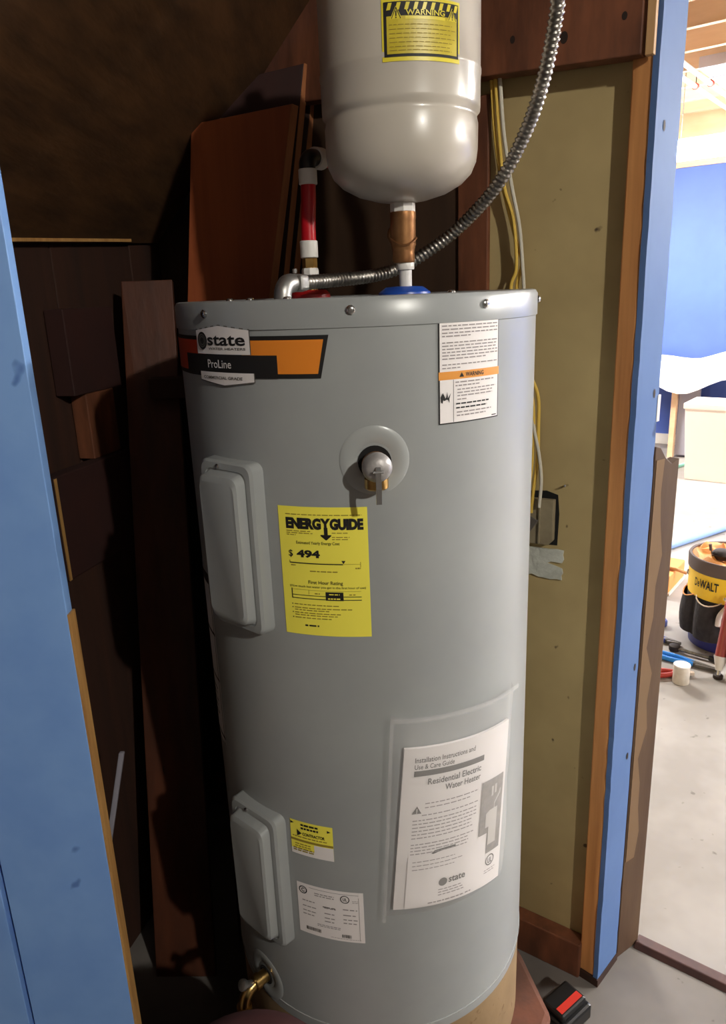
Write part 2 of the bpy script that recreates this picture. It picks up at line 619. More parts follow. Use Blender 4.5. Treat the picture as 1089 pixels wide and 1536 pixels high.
# door post: rough stud with a blue painted jamb board on the doorway side
E1 = Vector((0.70, 0.714, 0)).normalized()
E2 = Vector((-0.714, 0.70, 0)).normalized()
PB = Vector((0.447, 1.187, 0))
post = sempty('trim_post', PB + E1 * 0.04 + E2 * 0.02, 'upright door post, rough wood on one side and blue paint on the other')
obj('stud', MB().prism([PB + E2 * 0.010 + E1 * 0.002 + Z * 0.018, PB + E2 * 0.010 + E1 * 0.084 + Z * 0.018, PB + E2 * 0.042 + E1 * 0.084 + Z * 0.018, PB + E2 * 0.042 + E1 * 0.002 + Z * 0.018], Z * 2.58), 'stud', post, bevel=0.003)
# jamb board with chipped edges
jv, jf = [], []
NJ = 90
for i in range(NJ + 1):
    z = 0.018 + 2.58 * i / NJ
    ja = random.uniform(0, 0.0025) if random.random() < 0.5 else 0
    jb = random.uniform(0, 0.003) if random.random() < 0.4 else 0
    for e, d in ((ja, 0), (0.086 - jb, 0), (0.086 - jb, 0.0098), (ja, 0.0098)):
        q = PB + E1 * e + E2 * d
        jv.append((q.x, q.y, z))
for i in range(NJ):
    for k in range(4):
        k2 = (k + 1) % 4
        jf.append([4 * i + k, 4 * i + k2, 4 * i + 4 + k2, 4 * i + 4 + k])
jf += [[3, 2, 1, 0], [4 * NJ, 4 * NJ + 1, 4 * NJ + 2, 4 * NJ + 3]]
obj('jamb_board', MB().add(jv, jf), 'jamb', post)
obj('base_block', MB().prism([PB - E1 * 0.002 - E2 * 0.002, PB + E1 * 0.088 - E2 * 0.002, PB + E1 * 0.088 + E2 * 0.046, PB - E1 * 0.002 + E2 * 0.046], Z * 0.0175), 'darkwood', post)
for z, e in ((1.62, 0.03), (1.22, 0.066), (0.71, 0.07), (0.52, 0.066)):
    c = PB + E1 * e - E2 * 0.0008 + Z * z
    obj('nail_hole', MB().add([c + E1 * (0.004 * cos(a * pi / 5)) + Z * (0.008 * sin(a * pi / 5)) for a in range(10)], [list(range(10))]), 'knot', post)
obj('strike_plate', MB().prism([PB + E1 * 0.082 - E2 * 0.001 + Z * 1.17, PB + E1 * 0.0935 - E2 * 0.001 + Z * 1.17, PB + E1 * 0.0935 - E2 * 0.001 + Z * 1.215, PB + E1 * 0.082 - E2 * 0.001 + Z * 1.215], E2 * 0.004), 'wplastic', post)
# pale furring strip at the header end
c = WB(S_END - 0.013, 0.035, 1.707)
struct(obj('trim_strip', MB().prism([c, c + BD * 0.012, c + BD * 0.012 - NB * 0.012, c - NB * 0.012], Z * 0.6), 'pale_strip', bevel=0.001), 'thin pale wooden strip beside the top of the door post')
# brown board behind the jamb with torn paper
C2 = PB + E1 * 0.091 + E2 * 0.0
D2 = Vector((0.571, 1.292, 0))
e3 = (D2 - C2).normalized()
n3 = Vector((e3.y, -e3.x, 0))
tb = MB()
L3 = (D2 - C2).length
top = [(0, 1.125), (0.2, 1.122), (0.45, 1.10), (0.7, 1.088), (1, 1.094)]
tb.prism([C2 + Z * 0.001, D2 + Z * 0.001] + [C2 + e3 * (L3 * a) + Z * h for a, h in top[::-1]], -n3 * 0.02)
br = struct(obj('trim_board', tb, 'brown', bevel=0.0015), 'brown weathered board with a ragged top behind the blue jamb')
tp = []
for i in range(15):
    tp.append((0.42 + 0.22 * sin(i * 1.3) * 0.5 + 0.1 * sin(i * 2.9), 0.25 + 0.85 * i / 14))
obj('torn_paper', MB().prism([C2 + n3 * 0.0012 + Z * 0.25 + e3 * 0.004] + [C2 + n3 * 0.0012 + e3 * (L3 * a) + Z * h for a, h in tp] + [C2 + n3 * 0.0012 + e3 * 0.004 + Z * 1.10], -n3 * 0.0012), 'paperback', br)
# threshold strip across the doorway
t0 = Vector((0.572, 1.262, 0.0)) - WD * 0.022
thr = MB()
thr.prism([t0, t0 + MD * 0.045, t0 + MD * 0.036 + Z * 0.009, t0 + MD * 0.012 + Z * 0.010], WD * 1.7)
struct(obj('trim_threshold', thr, 'thresh', bevel=0.002), 'dark brown threshold strip across the concrete floor')

# closet: dark board wall, stair soffit, blue partition
LW = Vector((-0.50, 1.697, 0))
LWd = (Vector((-0.63, 1.238, 0)) - LW).normalized()
LWn = Vector((-LWd.y, LWd.x, 0))
if LWn.x < 0:
    LWn = -LWn
lwroot = sempty('wall_left', LW, 'dark board wall of the closet beyond the heater')
for k in range(6):
    a = LW - LWd * 0.30 + LWd * (0.27 * k)
    obj('plank', MB().prism([a, a + LWd * 0.266, a + LWd * 0.266 - LWn * 0.02, a - LWn * 0.02], Z * (2.3 if k == 0 else 1.60)), 'darkwood', lwroot, bevel=0.002)
P1 = Vector((-0.50, 1.70, 1.535))
P2 = Vector((-0.63, 1.24, 1.512))
P3 = Vector((-0.119, 1.445, 1.864))
A_ = (P2 - P1) * 2.4
C_ = (P3 - P1) * 1.75
sf = MB().prism([P1 - A_ * 0.12, P1 + A_, P1 + A_ + C_, P1 + C_], (P3 - P1).cross(P2 - P1).normalized() * 0.018)
struct(obj('ceiling_soffit', sf, 'soffit'), 'sloping dark plywood underside of the stairs')
e = MB().prism([P1 + Vector((.012, 0, -.012)), P1 + A_ + Vector((.012, 0, -.012)), P1 + A_ + Vector((.024, 0, -.012)), P1 + Vector((.024, 0, -.012))], Z * 0.006)
struct(obj('trim_soffit', e, 'bare'), 'thin pale strip under the lower edge of the sloping plywood')

XE = -0.382
bw = sempty('wall_front', (-0.6, 0.88, 0), 'blue painted plywood partition at the closet opening')
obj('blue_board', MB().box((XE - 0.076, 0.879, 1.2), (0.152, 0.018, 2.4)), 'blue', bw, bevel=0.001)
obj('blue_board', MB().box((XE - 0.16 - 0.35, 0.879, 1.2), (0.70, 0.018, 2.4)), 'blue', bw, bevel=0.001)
obj('batten', MB().box((XE - 0.16, 0.90, 1.2), (0.06, 0.02, 2.4)), 'darkwood', bw)
obj('bare_edge', MB().box((XE + 0.0015, 0.880, 0.51), (0.003, 0.0195, 1.02)), 'bare', bw)

# rooms: walls that close the light in
struct(obj('wall_back', MB().box((0.2, -3.25, 1.3), (6.5, 0.1, 2.6)), 'roomwall'))
struct(obj('wall_side', MB().box((-2.3, -0.7, 1.3), (0.1, 5.2, 2.6)), 'roomwall'))
struct(obj('wall_partition', MB().prism([ST(1.0, 1.35), ST(5.2, 1.35), ST(5.2, 1.45), ST(1.0, 1.45)], Z * 2.6), 'roomwall'))
struct(obj('wall_lintel', MB().prism([PB + E2 * 0.05 + E1 * 0.02 + Z * 2.05, ST(1.0, 1.36, 2.05), ST(1.0, 1.45, 2.05), PB + E2 * 0.02 + E1 * 0.08 + Z * 2.05], Z * 0.56), 'roomwall'))
struct(obj('ceiling_room', MB().prism([(-2.4, -3.3, 2.6), (5.2, -3.3, 2.6), (3.6, -1.2, 2.6), (0.50, 1.25, 2.6), (-0.6, 2.05, 2.6), (-2.4, 2.05, 2.6)], Z * 0.05), 'roomwall'))
# shop
FARW = 6.8
struct(obj('wall_far', MB().prism([ST(-6, FARW), ST(5, FARW), ST(5, FARW, 2.27), ST(-6, FARW, 2.27)], MD * 0.1), 'shopblue'), 'bright blue far wall of the shop')
struct(obj('trim_beam', MB().prism([ST(-6, FARW - 0.03, 2.27), ST(5, FARW - 0.03, 2.27), ST(5, FARW - 0.03, 2.80), ST(-6, FARW - 0.03, 2.80)], MD * 0.14), 'joist'), 'pale wooden beam on top of the blue shop wall')
struct(obj('baseboard_far', MB().prism([ST(-6, FARW - 0.015), ST(5, FARW - 0.015), ST(5, FARW - 0.015, 0.09), ST(-6, FARW - 0.015, 0.09)], MD * 0.014), 'wplastic'))
struct(obj('wall_shop_side', MB().prism([ST(5, 1.0), ST(5, FARW + .1), ST(5.1, FARW + .1), ST(5.1, 1.0)], Z * 2.8), 'roomwall'))
struct(obj('wall_shop_end', MB().prism([ST(-6, 1.7), ST(-6, FARW + .1), ST(-6.1, FARW + .1), ST(-6.1, 1.7)], Z * 2.8), 'roomwall'))
ceil = struct(obj('ceiling', MB().prism([ST(-6, 1.45, 2.8), ST(5.1, 1.45, 2.8), ST(5.1, FARW + .1, 2.8), ST(-6, FARW + .1, 2.8)], Z * 0.05), 'deck'), 'grey ceiling deck of the shop above the joists')
t = 1.9
while t < FARW - 0.1:
    obj('joist', MB().prism([ST(-5.9, t, 2.61), ST(4.9, t, 2.61), ST(4.9, t, 2.799), ST(-5.9, t, 2.799)], MD * 0.04), 'joist', ceil)
    t += 0.415

# ================================================================== LAMPS
def fixture(s, t, z, label, length=1.25, wrap=False):
    a = ST(s, t, z)
    f = thing('fluorescent_fixture', a + WD * length / 2, label, 'lamp')
    hb = MB()
    hb.prism([a + Z * 0.05 + MD * -0.03, a + Z * 0.05 + MD * 0.03, a + Z * 0.075 + MD * 0.03, a + Z * 0.075 + MD * -0.03], WD * length)
    obj('housing', hb, 'wplastic', f)
    if wrap:
        wb = [a + Z * 0.048 + MD * -0.10, a + Z * 0.0 + MD * -0.105, a - Z * 0.045 + MD * -0.07, a - Z * 0.055, a - Z * 0.045 + MD * 0.07, a + Z * 0.0 + MD * 0.105, a + Z * 0.048 + MD * 0.10]
        obj('diffuser', MB().prism(wb, WD * length), 'diffuser', f)
        for k in (0.15, 0.85):
            obj('hanger', MB().tube([a + WD * (length * k) + Z * 0.075, a + WD * (length * k) + Z * (2.805 - z)], 0.003, 6), 'steel', f)
        return f
    rb = MB()
    rb.prism([a + Z * 0.049 + MD * -0.03, a + Z * 0.045 + MD * -0.03, a + Z * 0.005 + MD * -0.10, a + Z * 0.009 + MD * -0.10], WD * length)
    obj('reflector', rb, 'wplastic', f)
    rb = MB()
    rb.prism([a + Z * 0.049 + MD * 0.03, a + Z * 0.045 + MD * 0.03, a + Z * 0.005 + MD * 0.10, a + Z * 0.009 + MD * 0.10], WD * length)
    obj('reflector', rb, 'wplastic', f)
    for k in (-1, 1):
        tbm = MB().tube([a + WD * 0.03 + MD * 0.04 * k + Z * 0.012, a + WD * (length - 0.03) + MD * 0.04 * k + Z * 0.012], 0.016, 8)
        obj('tube', tbm, 'tubelight', f, smooth=True)
    for k in (0.15, 0.85):
        obj('hanger', MB().tube([a + WD * (length * k) + Z * 0.075, a + WD * (length * k) + Z * (2.805 - z)], 0.003, 6), 'steel', f)
    return f


fixture(-1.85, 5.5, 2.20, 'glowing fluorescent fixture hung below the joists before the blue wall', 2.0, True)
fixture(2.3, 4.0, 2.45, 'unseen fluorescent fixture added to light the near part of the shop floor', 1.6)  # this and the next two are out of view, added as light sources
fixture(1.0, 5.6, 2.45, 'unseen fluorescent fixture added to light the middle of the shop', 1.6)
fixture(-4.2, 4.6, 2.45, 'unseen fluorescent fixture added to light the hidden end of the shop', 1.6)
bulbt = thing('ceiling_bulb', (1.42, -1.5, 2.6), 'bare bulb in a white ceiling holder in the room facing the closet', 'lamp')
obj('holder', MB().lathe([(0.05, 0), (0.05, -0.02), (0.025, -0.035), (0.02, -0.06)], (1.42, -1.5, 2.599), 20), 'wplastic', bulbt, smooth=True)
obj('bulb', MB().lathe([(0.012, 0), (0.016, -0.012), (0.03, -0.035), (0.034, -0.055), (0.028, -0.078), (0.012, -0.09)], (1.42, -1.5, 2.539), 16), 'bulb', bulbt, smooth=True)

# ================================================================== WATER HEATER
HX, HY, HR = 0.002, 1.138, 0.26
HB, HT = 0.272, 1.396


def onH(th, z, off=0.0):
    a = radians(th)
    return Vector((HX + (HR + off) * sin(a), HY - (HR + off) * cos(a), z))


def dirH(th):
    a = radians(th)
    return Vector((sin(a), -cos(a), 0)), Vector((cos(a), sin(a), 0))


def build_heater():
    wh = thing('water_heater', (HX, HY, HB), 'tall grey cylindrical electric water heater with paper labels', 'water heater')
    obj('body', MB().lathe([(HR - .01, HB + .018), (HR, HB + .02), (HR, HT - 0.034)], (HX, HY, 0), 128, cap=False), 'jacket', wh, smooth=True)
    obj('bottom_ring', MB().lathe([(HR - .02, HB), (HR - .0005, HB), (HR - .0005, HB + .015), (HR - .004, HB + .018)], (HX, HY, 0), 96), 'cap', wh, smooth=True)
    obj('seam_line', MB().lathe([(HR - .002, HB + .0165), (HR + .0012, HB + .017), (HR + .0012, HB + .0195), (HR - .002, HB + .020)], (HX, HY, 0), 96, cap=False), 'foam', wh, smooth=True)
    capm = MB().lathe([(HR - .002, HT - .036), (HR + .002, HT - .034), (HR + .002, HT - .006), (HR - .001, HT - .001), (HR - .005, HT), (HR - .012, HT - .002), (HR - .016, HT - .008), (0.02, HT - .008)], (HX, HY, 0), 128)
    cp = obj('top_cap', capm, 'cap', wh, smooth=True)
    for th in (-46.5, -1.6, 36.4, 76, -88, 118, 160, -130):
        n, tt = dirH(th)
        obj('screw', MB().lathe([(0.0055, 0.0), (0.0055, 0.002), (0.004, 0.0036), (0.0015, 0.004)], onH(th, HT - .0145, .002), 10, n), 'chrome', cp, smooth=True)
    for dx, dy in ((-0.17, -0.10), (-0.135, -0.16), (-0.085, -0.19), (0.12, -0.17)):
        obj('screw', MB().lathe([(0.0055, 0.0), (0.0055, 0.008), (0.004, 0.0105), (0.0015, 0.011)], (HX + dx, HY + dy, HT - .008), 10), 'chrome', cp, smooth=True)

    # element covers: stepped flat plates with rounded flanks
    def cover(th, zc, hw, hh):
        n, tt = dirH(th)
        mb = MB()
        loops = []

        def loop(w_, h_, d, onskin=False, r=0.012):
            pts = []
            for (sx, sz) in ((1, 1), (-1, 1), (-1, -1), (1, -1)):
                for k in range(5):
                    a0 = {(1, 1): 0, (-1, 1): pi / 2, (-1, -1): pi, (1, -1): 3 * pi / 2}[(sx, sz)]
                    a = a0 + pi / 2 * k / 4
                    x = sx * (w_ - r) + r * cos(a)
                    z = sz * (h_ - r) + r * sin(a)
                    dd = sqrt(max(HR * HR - x * x, 0)) - .001 if onskin else d
                    pts.append(Vector((HX, HY, zc + z)) + tt * x + n * dd)
            return pts
        loops = [loop(hw, hh, 0, True), loop(hw - .001, hh - .001, .272), loop(hw - .004, hh - .004, .2755),
                 loop(hw - .011, hh - .012, .276), loop(hw - .012, hh - .013, .2745), loop(hw - .0135, hh - .0145, .2755),
                 loop(hw - .0145, hh - .018, .289), loop(hw - .018, hh - .024, .292)]
        k = len(loops[0])
        vs = sum(loops, [])
        fs = []
        for j in range(len(loops) - 1):
            for i in range(k):
                i2 = (i + 1) % k
                fs.append([j * k + i, j * k + i2, (j + 1) * k + i2, (j + 1) * k + i])
        fs.append([(len(loops) - 1) * k + i for i in range(k)])
        mb.add(vs, fs)
        o = obj('element_cover', mb, 'jacket', wh, smooth=True, auto=25)
        obj('screw', MB().lathe([(0.0035, 0.0), (0.0035, 0.0016), (0.001, 0.003)], Vector((HX, HY, zc + hh - .0085)) + n * .2755 + tt * -.012, 10, n), 'chrome', o, smooth=True)
        return o
    cover(-40.3, 1.082, 0.051, 0.118)
    cover(-42.5, 0.550, 0.052, 0.118)

    # escutcheon rings and valves
    def dish(th, z, r):
        n, tt = dirH(th)
        mb = MB()
        vs, fs = [], []
        N = 40
        prof = [(r, 0.0), (r * .96, .0009), (r * .8, .0014), (r * .55, .0006), (r * .40, -.003)]
        for rr, d in prof:
            for i in range(N):
                a = 2 * pi * i / N
                x = rr * cos(a)
                zz = rr * sin(a)
                vs.append(onH(th + math.degrees(x / HR), z + zz, d + .0004))
        for j in range(len(prof) - 1):
            for i in range(N):
                i2 = (i + 1) % N
                fs.append([j * N + i, j * N + i2, (j + 1) * N + i2, (j + 1) * N + i])
        mb.add(vs, fs)
        return mb
    th, z = 3.2, 1.204
    n, tt = dirH(th)
    es = obj('escutcheon', dish(th, z, 0.043), 'foam', wh, smooth=True)
    obj('port_hole', MB().lathe([(0.0205, 0), (0.0205, .0022)], onH(th, z - .002, -.001), 28, n), 'hole', es, smooth=True)
    vb = Vector(onH(th, z - .003, 0.0))
    body = MB().lathe([(0.012, -.004), (0.0135, .004), (0.0165, .010), (0.0165, .030), (0.014, .034)], vb, 24, n)
    v = obj('relief_valve', body, 'bronze', wh, smooth=True)
    obj('outlet', MB().lathe([(0.0125, 0.006), (0.0125, -.014), (0.0145, -.0145), (0.0145, -.026), (0.012, -.028)], vb + n * .019, 24), 'brass', v, smooth=True)
    obj('valve_cap', MB().lathe([(0.0175, 0), (0.018, .005), (0.0165, .011), (0.0115, .0155), (0.005, .017)], vb + n * .030 + Z * .002, 28, n), 'valvegrey', v, smooth=True)
    lp = [vb + n * .044 + Z * .007, vb + n * .053 + Z * .002, vb + n * .054 - Z * .020, vb + n * .051 - Z * .039]
    lm = MB()
    lm.prism([lp[0] - tt * .0034, lp[0] - tt * .0034 - n * .002, lp[1] - tt * .0034 - n * .002, lp[2] - tt * .0034 - n * .002, lp[3] - tt * .0034 - n * .002, lp[3] - tt * .0034, lp[2] - tt * .0034, lp[1] - tt * .0034], tt * .0068)
    obj('lever', lm, 'chrome', v, bevel=0.0008)
    obj('lever_pin', MB().tube([vb + n * .0515 - tt * .006, vb + n * .0515 + tt * .006], .0018, 8), 'chrome', v, smooth=True)
    # drain valve
    th, z = -47.8, 0.318
    n, tt = dirH(th)
    es = obj('escutcheon', dish(th, z, 0.043), 'foam', wh, smooth=True)
    obj('port_hole', MB().lathe([(0.016, 0), (0.016, .0022)], onH(th, z, -.001), 28, n), 'hole', es, smooth=True)
    d0 = onH(th, z, 0)
    dv = obj('drain_valve', MB().lathe([(.011, -.002), (.011, .014), (.013, .015), (.013, .024), (.010, .026)], d0, 16, n), 'brass', wh, smooth=True)
    obj('spout', MB().tube(spline([d0 + n * .02, d0 + n * .034 - Z * .004, d0 + n * .044 - Z * .015, d0 + n * .047 - Z * .03], 5), .0095, 14), 'brass', dv, smooth=True)
    obj('spout_collar', MB().lathe([(.0105, 0), (.0125, .001), (.0125, .010), (.010, .011)], d0 + n * .047 - Z * .038, 16), 'brass', dv, smooth=True)
    obj('drain_stem', MB().lathe([(.006, 0), (.006, .014), (.009, .015), (.009, .021), (.007, .022)], d0 + n * .030 + Z * .004, 14, (n * .8 + Z * .5)), 'zinc', dv, smooth=True)
    # ports on the top
    obj('hot_port_ring', MB().lathe([(.030, 0), (.030, .012), (.024, .018), (.014, .018)], (-.066, 1.148, HT - .008), 28), 'redring', wh, smooth=True)
    obj('cold_port_ring', MB().lathe([(.038, 0), (.036, .010), (.026, .017), (.012, .018)], (.070, 1.078, HT - .008), 28), 'bluering', wh, smooth=True)

    # ---- brand band
    mp = cyl_mapper(HX, HY, HR, -90, 1.3545)
    W_ = radians(82.5) * HR
    H_ = 0.050
    p = Print(mp, W_, H_, .0008)
    vs, fs = [], []
    N = 40
    for i in range(N + 1):
        vs += [mp(W_ * i / N, 0, .0007), mp((W_ - .0115) * i / N, -H_, .0007)]
    for i in range(N):
        fs.append([2 * i, 2 * i + 1, 2 * i + 3, 2 * i + 2])
    band = obj('brand_band', MB().add(vs, fs), 'print', wh, smooth=True, fix=False)
    deg = lambda d: (d + 90) / 82.5
    pr = Print(mp, W_, H_, .0012)
    x0, x1 = deg(-33), deg(-8.9)
    vs, fs = [], []
    for i in range(13):
        k = i / 12
        vs += [pr.P(x0 + (x1 - x0) * k, .10), pr.P(x0 + (deg(-10.7) - x0) * k, .89)]
    for i in range(12):
        fs.append([2 * i, 2 * i + 1, 2 * i + 3, 2 * i + 2])
    pr.mb.add(vs, fs)
    pr.build('orange_field', 'orange', band)
    Print(mp, W_, H_, .0012).quad(deg(-89), .10, deg(-48), .89, 14).build('red_field', 'redp', band)
    pr = Print(mp, W_, H_, .0016)
    pr.quad(deg(-61), .45, deg(-21.8), 1.0, 16)
    pr.build('name_strip', 'print', band)
    # badge in two pieces above and below the strip
    mpb = cyl_mapper(HX, HY, HR, -52.3, 1.3685)
    BW, BH = radians(22.7) * HR, 0.0755

    def badge(o, name, mtl, g):
        pb = Print(mpb, BW, BH, o)
        xs = [i / 8 for i in range(9)]
        topy = lambda x: .075 - .075 * (1 - abs(2 * x - 1)) + g
        boty = lambda x: .925 + .075 * (1 - abs(2 * x - 1)) - g
        sx = lambda x: g * .6 + x * (1 - 1.2 * g)
        vs, fs = [], []
        for x in xs:
            vs += [pb.P(sx(x), topy(x)), pb.P(sx(x), .475)]
        for x in xs:
            vs += [pb.P(sx(x) + .03, .77), pb.P(sx(x) + .03, boty(x))]
        for i in range(8):
            fs += [[2 * i, 2 * i + 1, 2 * i + 3, 2 * i + 2], [18 + 2 * i, 18 + 2 * i + 1, 18 + 2 * i + 3, 18 + 2 * i + 2]]
        pb.mb.add(vs, fs)
        return pb.build(name, mtl, band)
    badge(.0020, 'badge_border', 'dgrey', 0.0)
    badge(.0024, 'badge', 'white', 0.018)
    pt = Print(mpb, BW, BH, .0029)
    pt.text('state', .27, .17, .93, .335, .02)
    pt.disc(.155, .26, .145)
    pt.build('badge_lettering', 'print', band)
    pt = Print(mpb, BW, BH, .0031)
    pt.ring(.155, .26, .11, .02).ring(.155, .26, .075, .018)
    pt.build('badge_emblem', 'dgrey', band)
    pt = Print(mpb, BW, BH, .0029)
    pt.text('WATER HEATERS', .28, .365, .93, .405, .01)
    pt.text('COMMERCIAL GRADE', .12, .835, .85, .885, .012)
    pt.build('badge_small_lettering', 'dgrey', band)
    pt = Print(mpb, BW, BH, .0029)
    pt.text('ProLine', .24, .565, .68, .70, .004)
    pt.build('strip_lettering', 'white', band)

    # ---- warning label
    mp = cyl_mapper(HX, HY, HR, 21.3, 1.367)
    W_, H_ = radians(21.1) * HR, 0.126
    lab = obj('warning_label', curved_sheet(mp, W_, H_, .0007, 14), 'print', wh, smooth=True, fix=False)
    Print(mp, W_, H_, .0011).quad(.018, .012, .982, .988, 14).build('label_paper', 'white', lab)
    Print(mp, W_, H_, .0014).quad(.0, .495, 1, .572, 14).build('warning_band', 'worange', lab)
    p = Print(mp, W_, H_, .0017)
    p.text('WARNING', .40, .512, .70, .555, .02)
    p.poly([(.30, .555), (.375, .555), (.3375, .51)])
    p.quad(.21, .575, .216, .985)
    for f_ in ([(.022, .735), (.05, .695), (.062, .745), (.052, .795), (.03, .785)], [(.05, .75), (.058, .69), (.085, .735), (.10, .765), (.07, .77)],
               [(.085, .755), (.105, .735), (.118, .685), (.128, .735), (.12, .765)], [(.115, .755), (.14, .735), (.172, .70), (.15, .755), (.152, .795), (.13, .765)]):
        p.poly(f_[::-1])
    p.lines(.25, .9, (.81, .85), .014, 8, .3)
    p.quad(.86, .965, .95, .975)
    p.build('bold_lettering', 'print', lab)
    p = Print(mp, W_, H_, .0017)
    p.lines(.28, .80, (.028,), .012, 4, .05)
    p.lines(.05, .96, (.070, .102, .135), .011, 9, .02).lines(.05, .5, (.165,), .011, 5, .1)
    p.lines(.05, .96, (.225, .255, .285, .315, .345), .011, 9, .02).lines(.05, .75, (.375,), .011, 7, .05)
    p.lines(.05, .96, (.43,), .010, 9, .02).lines(.05, .32, (.462,), .010, 3, .05)
    p.lines(.24, .92, (.602,), .012, 7, .1).lines(.24, .65, (.635,), .012, 5, .1)
    p.lines(.27, .93, (.672, .703, .733), .011, 7, .15).lines(.27, .42, (.768,), .011, 2, .1)
    p.lines(.26, .9, (.892,), .012, 7, .1).lines(.26, .75, (.925,), .012, 6, .1)
    p.build('fine_print', 'fine', lab)

    # ---- yellow energy label
    mp = cyl_mapper(HX, HY, HR, -24.9, 1.146)
    W_, H_ = radians(25.6) * HR, 0.176
    lab = obj('energy_label', curved_sheet(mp, W_, H_, .0007, 16), 'yellow', wh, smooth=True, fix=False)
    p = Print(mp, W_, H_, .0012)
    p.text('ENERG', .09, .082, .495, .168, .065).text('Y', .487, .082, .60, .168, .05).text('GUIDE', .592, .082, .955, .168, .065)
    p.quad(.525, .15, .565, .215)
    p.poly([(.485, .205), (.605, .205), (.60, .215), (.55, .245), (.54, .245), (.485, .213)])
    p.text('Estimated Yearly Energy Cost', .20, .258, .69, .287, .006)
    p.text('$', .10, .330, .150, .388, .008)
    p.text('494', .195, .325, .465, .385, .045)
    p.quad(.11, .424, .715, .432).poly([(.70, .40), (.745, .40), (.7225, .424)])
    p.quad(.105, .41, .111, .432)
    p.text('First Hour Rating', .315, .560, .705, .595, .008)
    p.text('(How much hot water you get in the first hour of use)', .09, .601, .955, .623, .0)
    p.quad(.105, .63, .116, .703).quad(.105, .678, .905, .683).quad(.105, .703, .905, .709).quad(.505, .645, .705, .712)
    for y in (.755, .782, .822, .862):
        p.quad(.10, y - .004, .112, y + .004)
    p.lines(.245, .415, (.922,), .012, 2, .05)
    p.build('bold_lettering', 'print', lab)
    p = Print(mp, W_, H_, .0012)
    p.lines(.09, .95, (.058,), .006, 12, .02)
    p.lines(.09, .40, (.183, .198), .006, 4, .1).lines(.09, .2, (.213,), .006, 2, .1)
    p.lines(.61, .82, (.190, .222, .238), .006, 3, .2)
    p.quad(.72, .4255, .91, .4275).quad(.905, .41, .91, .45)
    p.lines(.12, .18, (.447,), .010, 2, .05).lines(.85, .91, (.458,), .010, 2, .05).lines(.34, .66, (.487,), .008, 5, .05)
    p.quad(.31, .635, .314, .672).quad(.11, .636, .90, .638)
    p.lines(.38, .44, (.662,), .008, 1, .05).lines(.77, .84, (.664,), .008, 1, .05)
    p.lines(.13, .66, (.755,), .007, 8, .05).lines(.13, .80, (.782,), .007, 9, .05).lines(.13, .55, (.800,), .007, 6, .05)
    p.lines(.13, .68, (.822, .840), .007, 8, .1).lines(.13, .56, (.862,), .007, 6, .1)
    p.build('fine_print', 'yfine', lab)
    p = Print(mp, W_, H_, .0015)
    p.lines(.545, .665, (.663,), .008, 2, .05).lines(.53, .67, (.697,), .010, 3, .05)
    p.build('reversed_print', 'yellow', lab)

    # ---- small yellow contractor label
    mp = cyl_mapper(HX, HY, HR, -29.0, 0.668)
    W_, H_ = radians(14.9) * HR, 0.0585
    lab = obj('contractor_label', curved_sheet(mp, W_, H_, .0007, 10), 'yellow', wh, smooth=True, fix=False)
    Print(mp, W_, H_, .0011).quad(.0, .84, 1, 1, 8).quad(.56, .62, 1, .85, 6).build('white_panel', 'white', lab)
    p = Print(mp, W_, H_, .0014)
    p.lines(.27, .68, (.09, .19), .055, 4, .05)
    p.text('CONTRACTOR', .30, .31, .82, .40, .02)
    p.poly([(.17, .25), (.28, .35), (.17, .44)]).poly([(.02, .04), (.10, .08), (.02, .12)]).poly([(.88, .10), (.96, .14), (.88, .18)])
    p.build('bold_lettering', 'print', lab)
    p = Print(mp, W_, H_, .0014)
    p.quad(0, .535, 1, .60, 8).lines(.1, .5, (.68, .75), .03, 4, .1).lines(.05, .55, (.82, .88), .04, 4, .05).lines(.05, .9, (.46,), .03, 8, .05)
    p.build('fine_print', 'yfine', lab)

    # ---- rating plate
    mp = cyl_mapper(HX, HY, HR, -28.2, 0.5575)
    W_, H_ = radians(23) * HR, 0.0925
    lab = obj('rating_label', curved_sheet(mp, W_, H_, .0007, 14), 'white', wh, smooth=True, fix=False)
    p = Print(mp, W_, H_, .0012)
    p.ring(.735, .15, .075, .014).text('UL', .705, .12, .765, .18, .02)
    p.build('round_mark_lettering', 'print', lab)
    p = Print(mp, W_, H_, .0012)
    p.ring(.10, .13, .075, .018).text('C', .075, .09, .125, .17, .03)
    p.build('round_mark_lettering', 'print', lab)
    p = Print(mp, W_, H_, .0012)
    for i in range(18):
        p.quad(.12 + i * .013, .845, .12 + i * .013 + random.choice((.005, .009)), .915)
    for i in range(11):
        p.quad(.67 + i * .013, .855, .67 + i * .013 + random.choice((.005, .009)), .92)
    p.lines(.40, .60, (.365,), .02, 2, .05)
    p.quad(.93, .10, .934, .95).quad(.2, .05, .93, .056)
    p.build('barcode', 'dgrey', lab)
    p = Print(mp, W_, H_, .0012)
    p.lines(.28, .58, (.135, .175), .018, 4, .05).lines(.84, .92, (.17, .20), .01, 2, .05)
    for y in (.33, .44, .53, .60):
        p.lines(.08, .30, (y,), .02, 3, .3).lines(.42, .60, (y + .05,), .02, 2, .3).lines(.70, .92, (y + .02,), .02, 2, .3)
    p.lines(.30, .66, (.74, .77), .014, 6, .05).lines(.50, .95, (.945,), .008, 9, .02)
    p.build('fine_print', 'fine', lab)
    # ---- label far round the side
    mp = cyl_mapper(HX, HY, HR, -88, 1.01)
    W_, H_ = radians(25) * HR, 0.29
    lab = obj('side_label', curved_sheet(mp, W_, H_, .0007, 12), 'white', wh, smooth=True, fix=False)
    p = Print(mp, W_, H_, .0012)
    p.quad(.955, .0, .975, 1).quad(0, .33, 1, .345, 8).quad(0, .60, 1, .612, 8).quad(0, .95, 1, .965, 8)
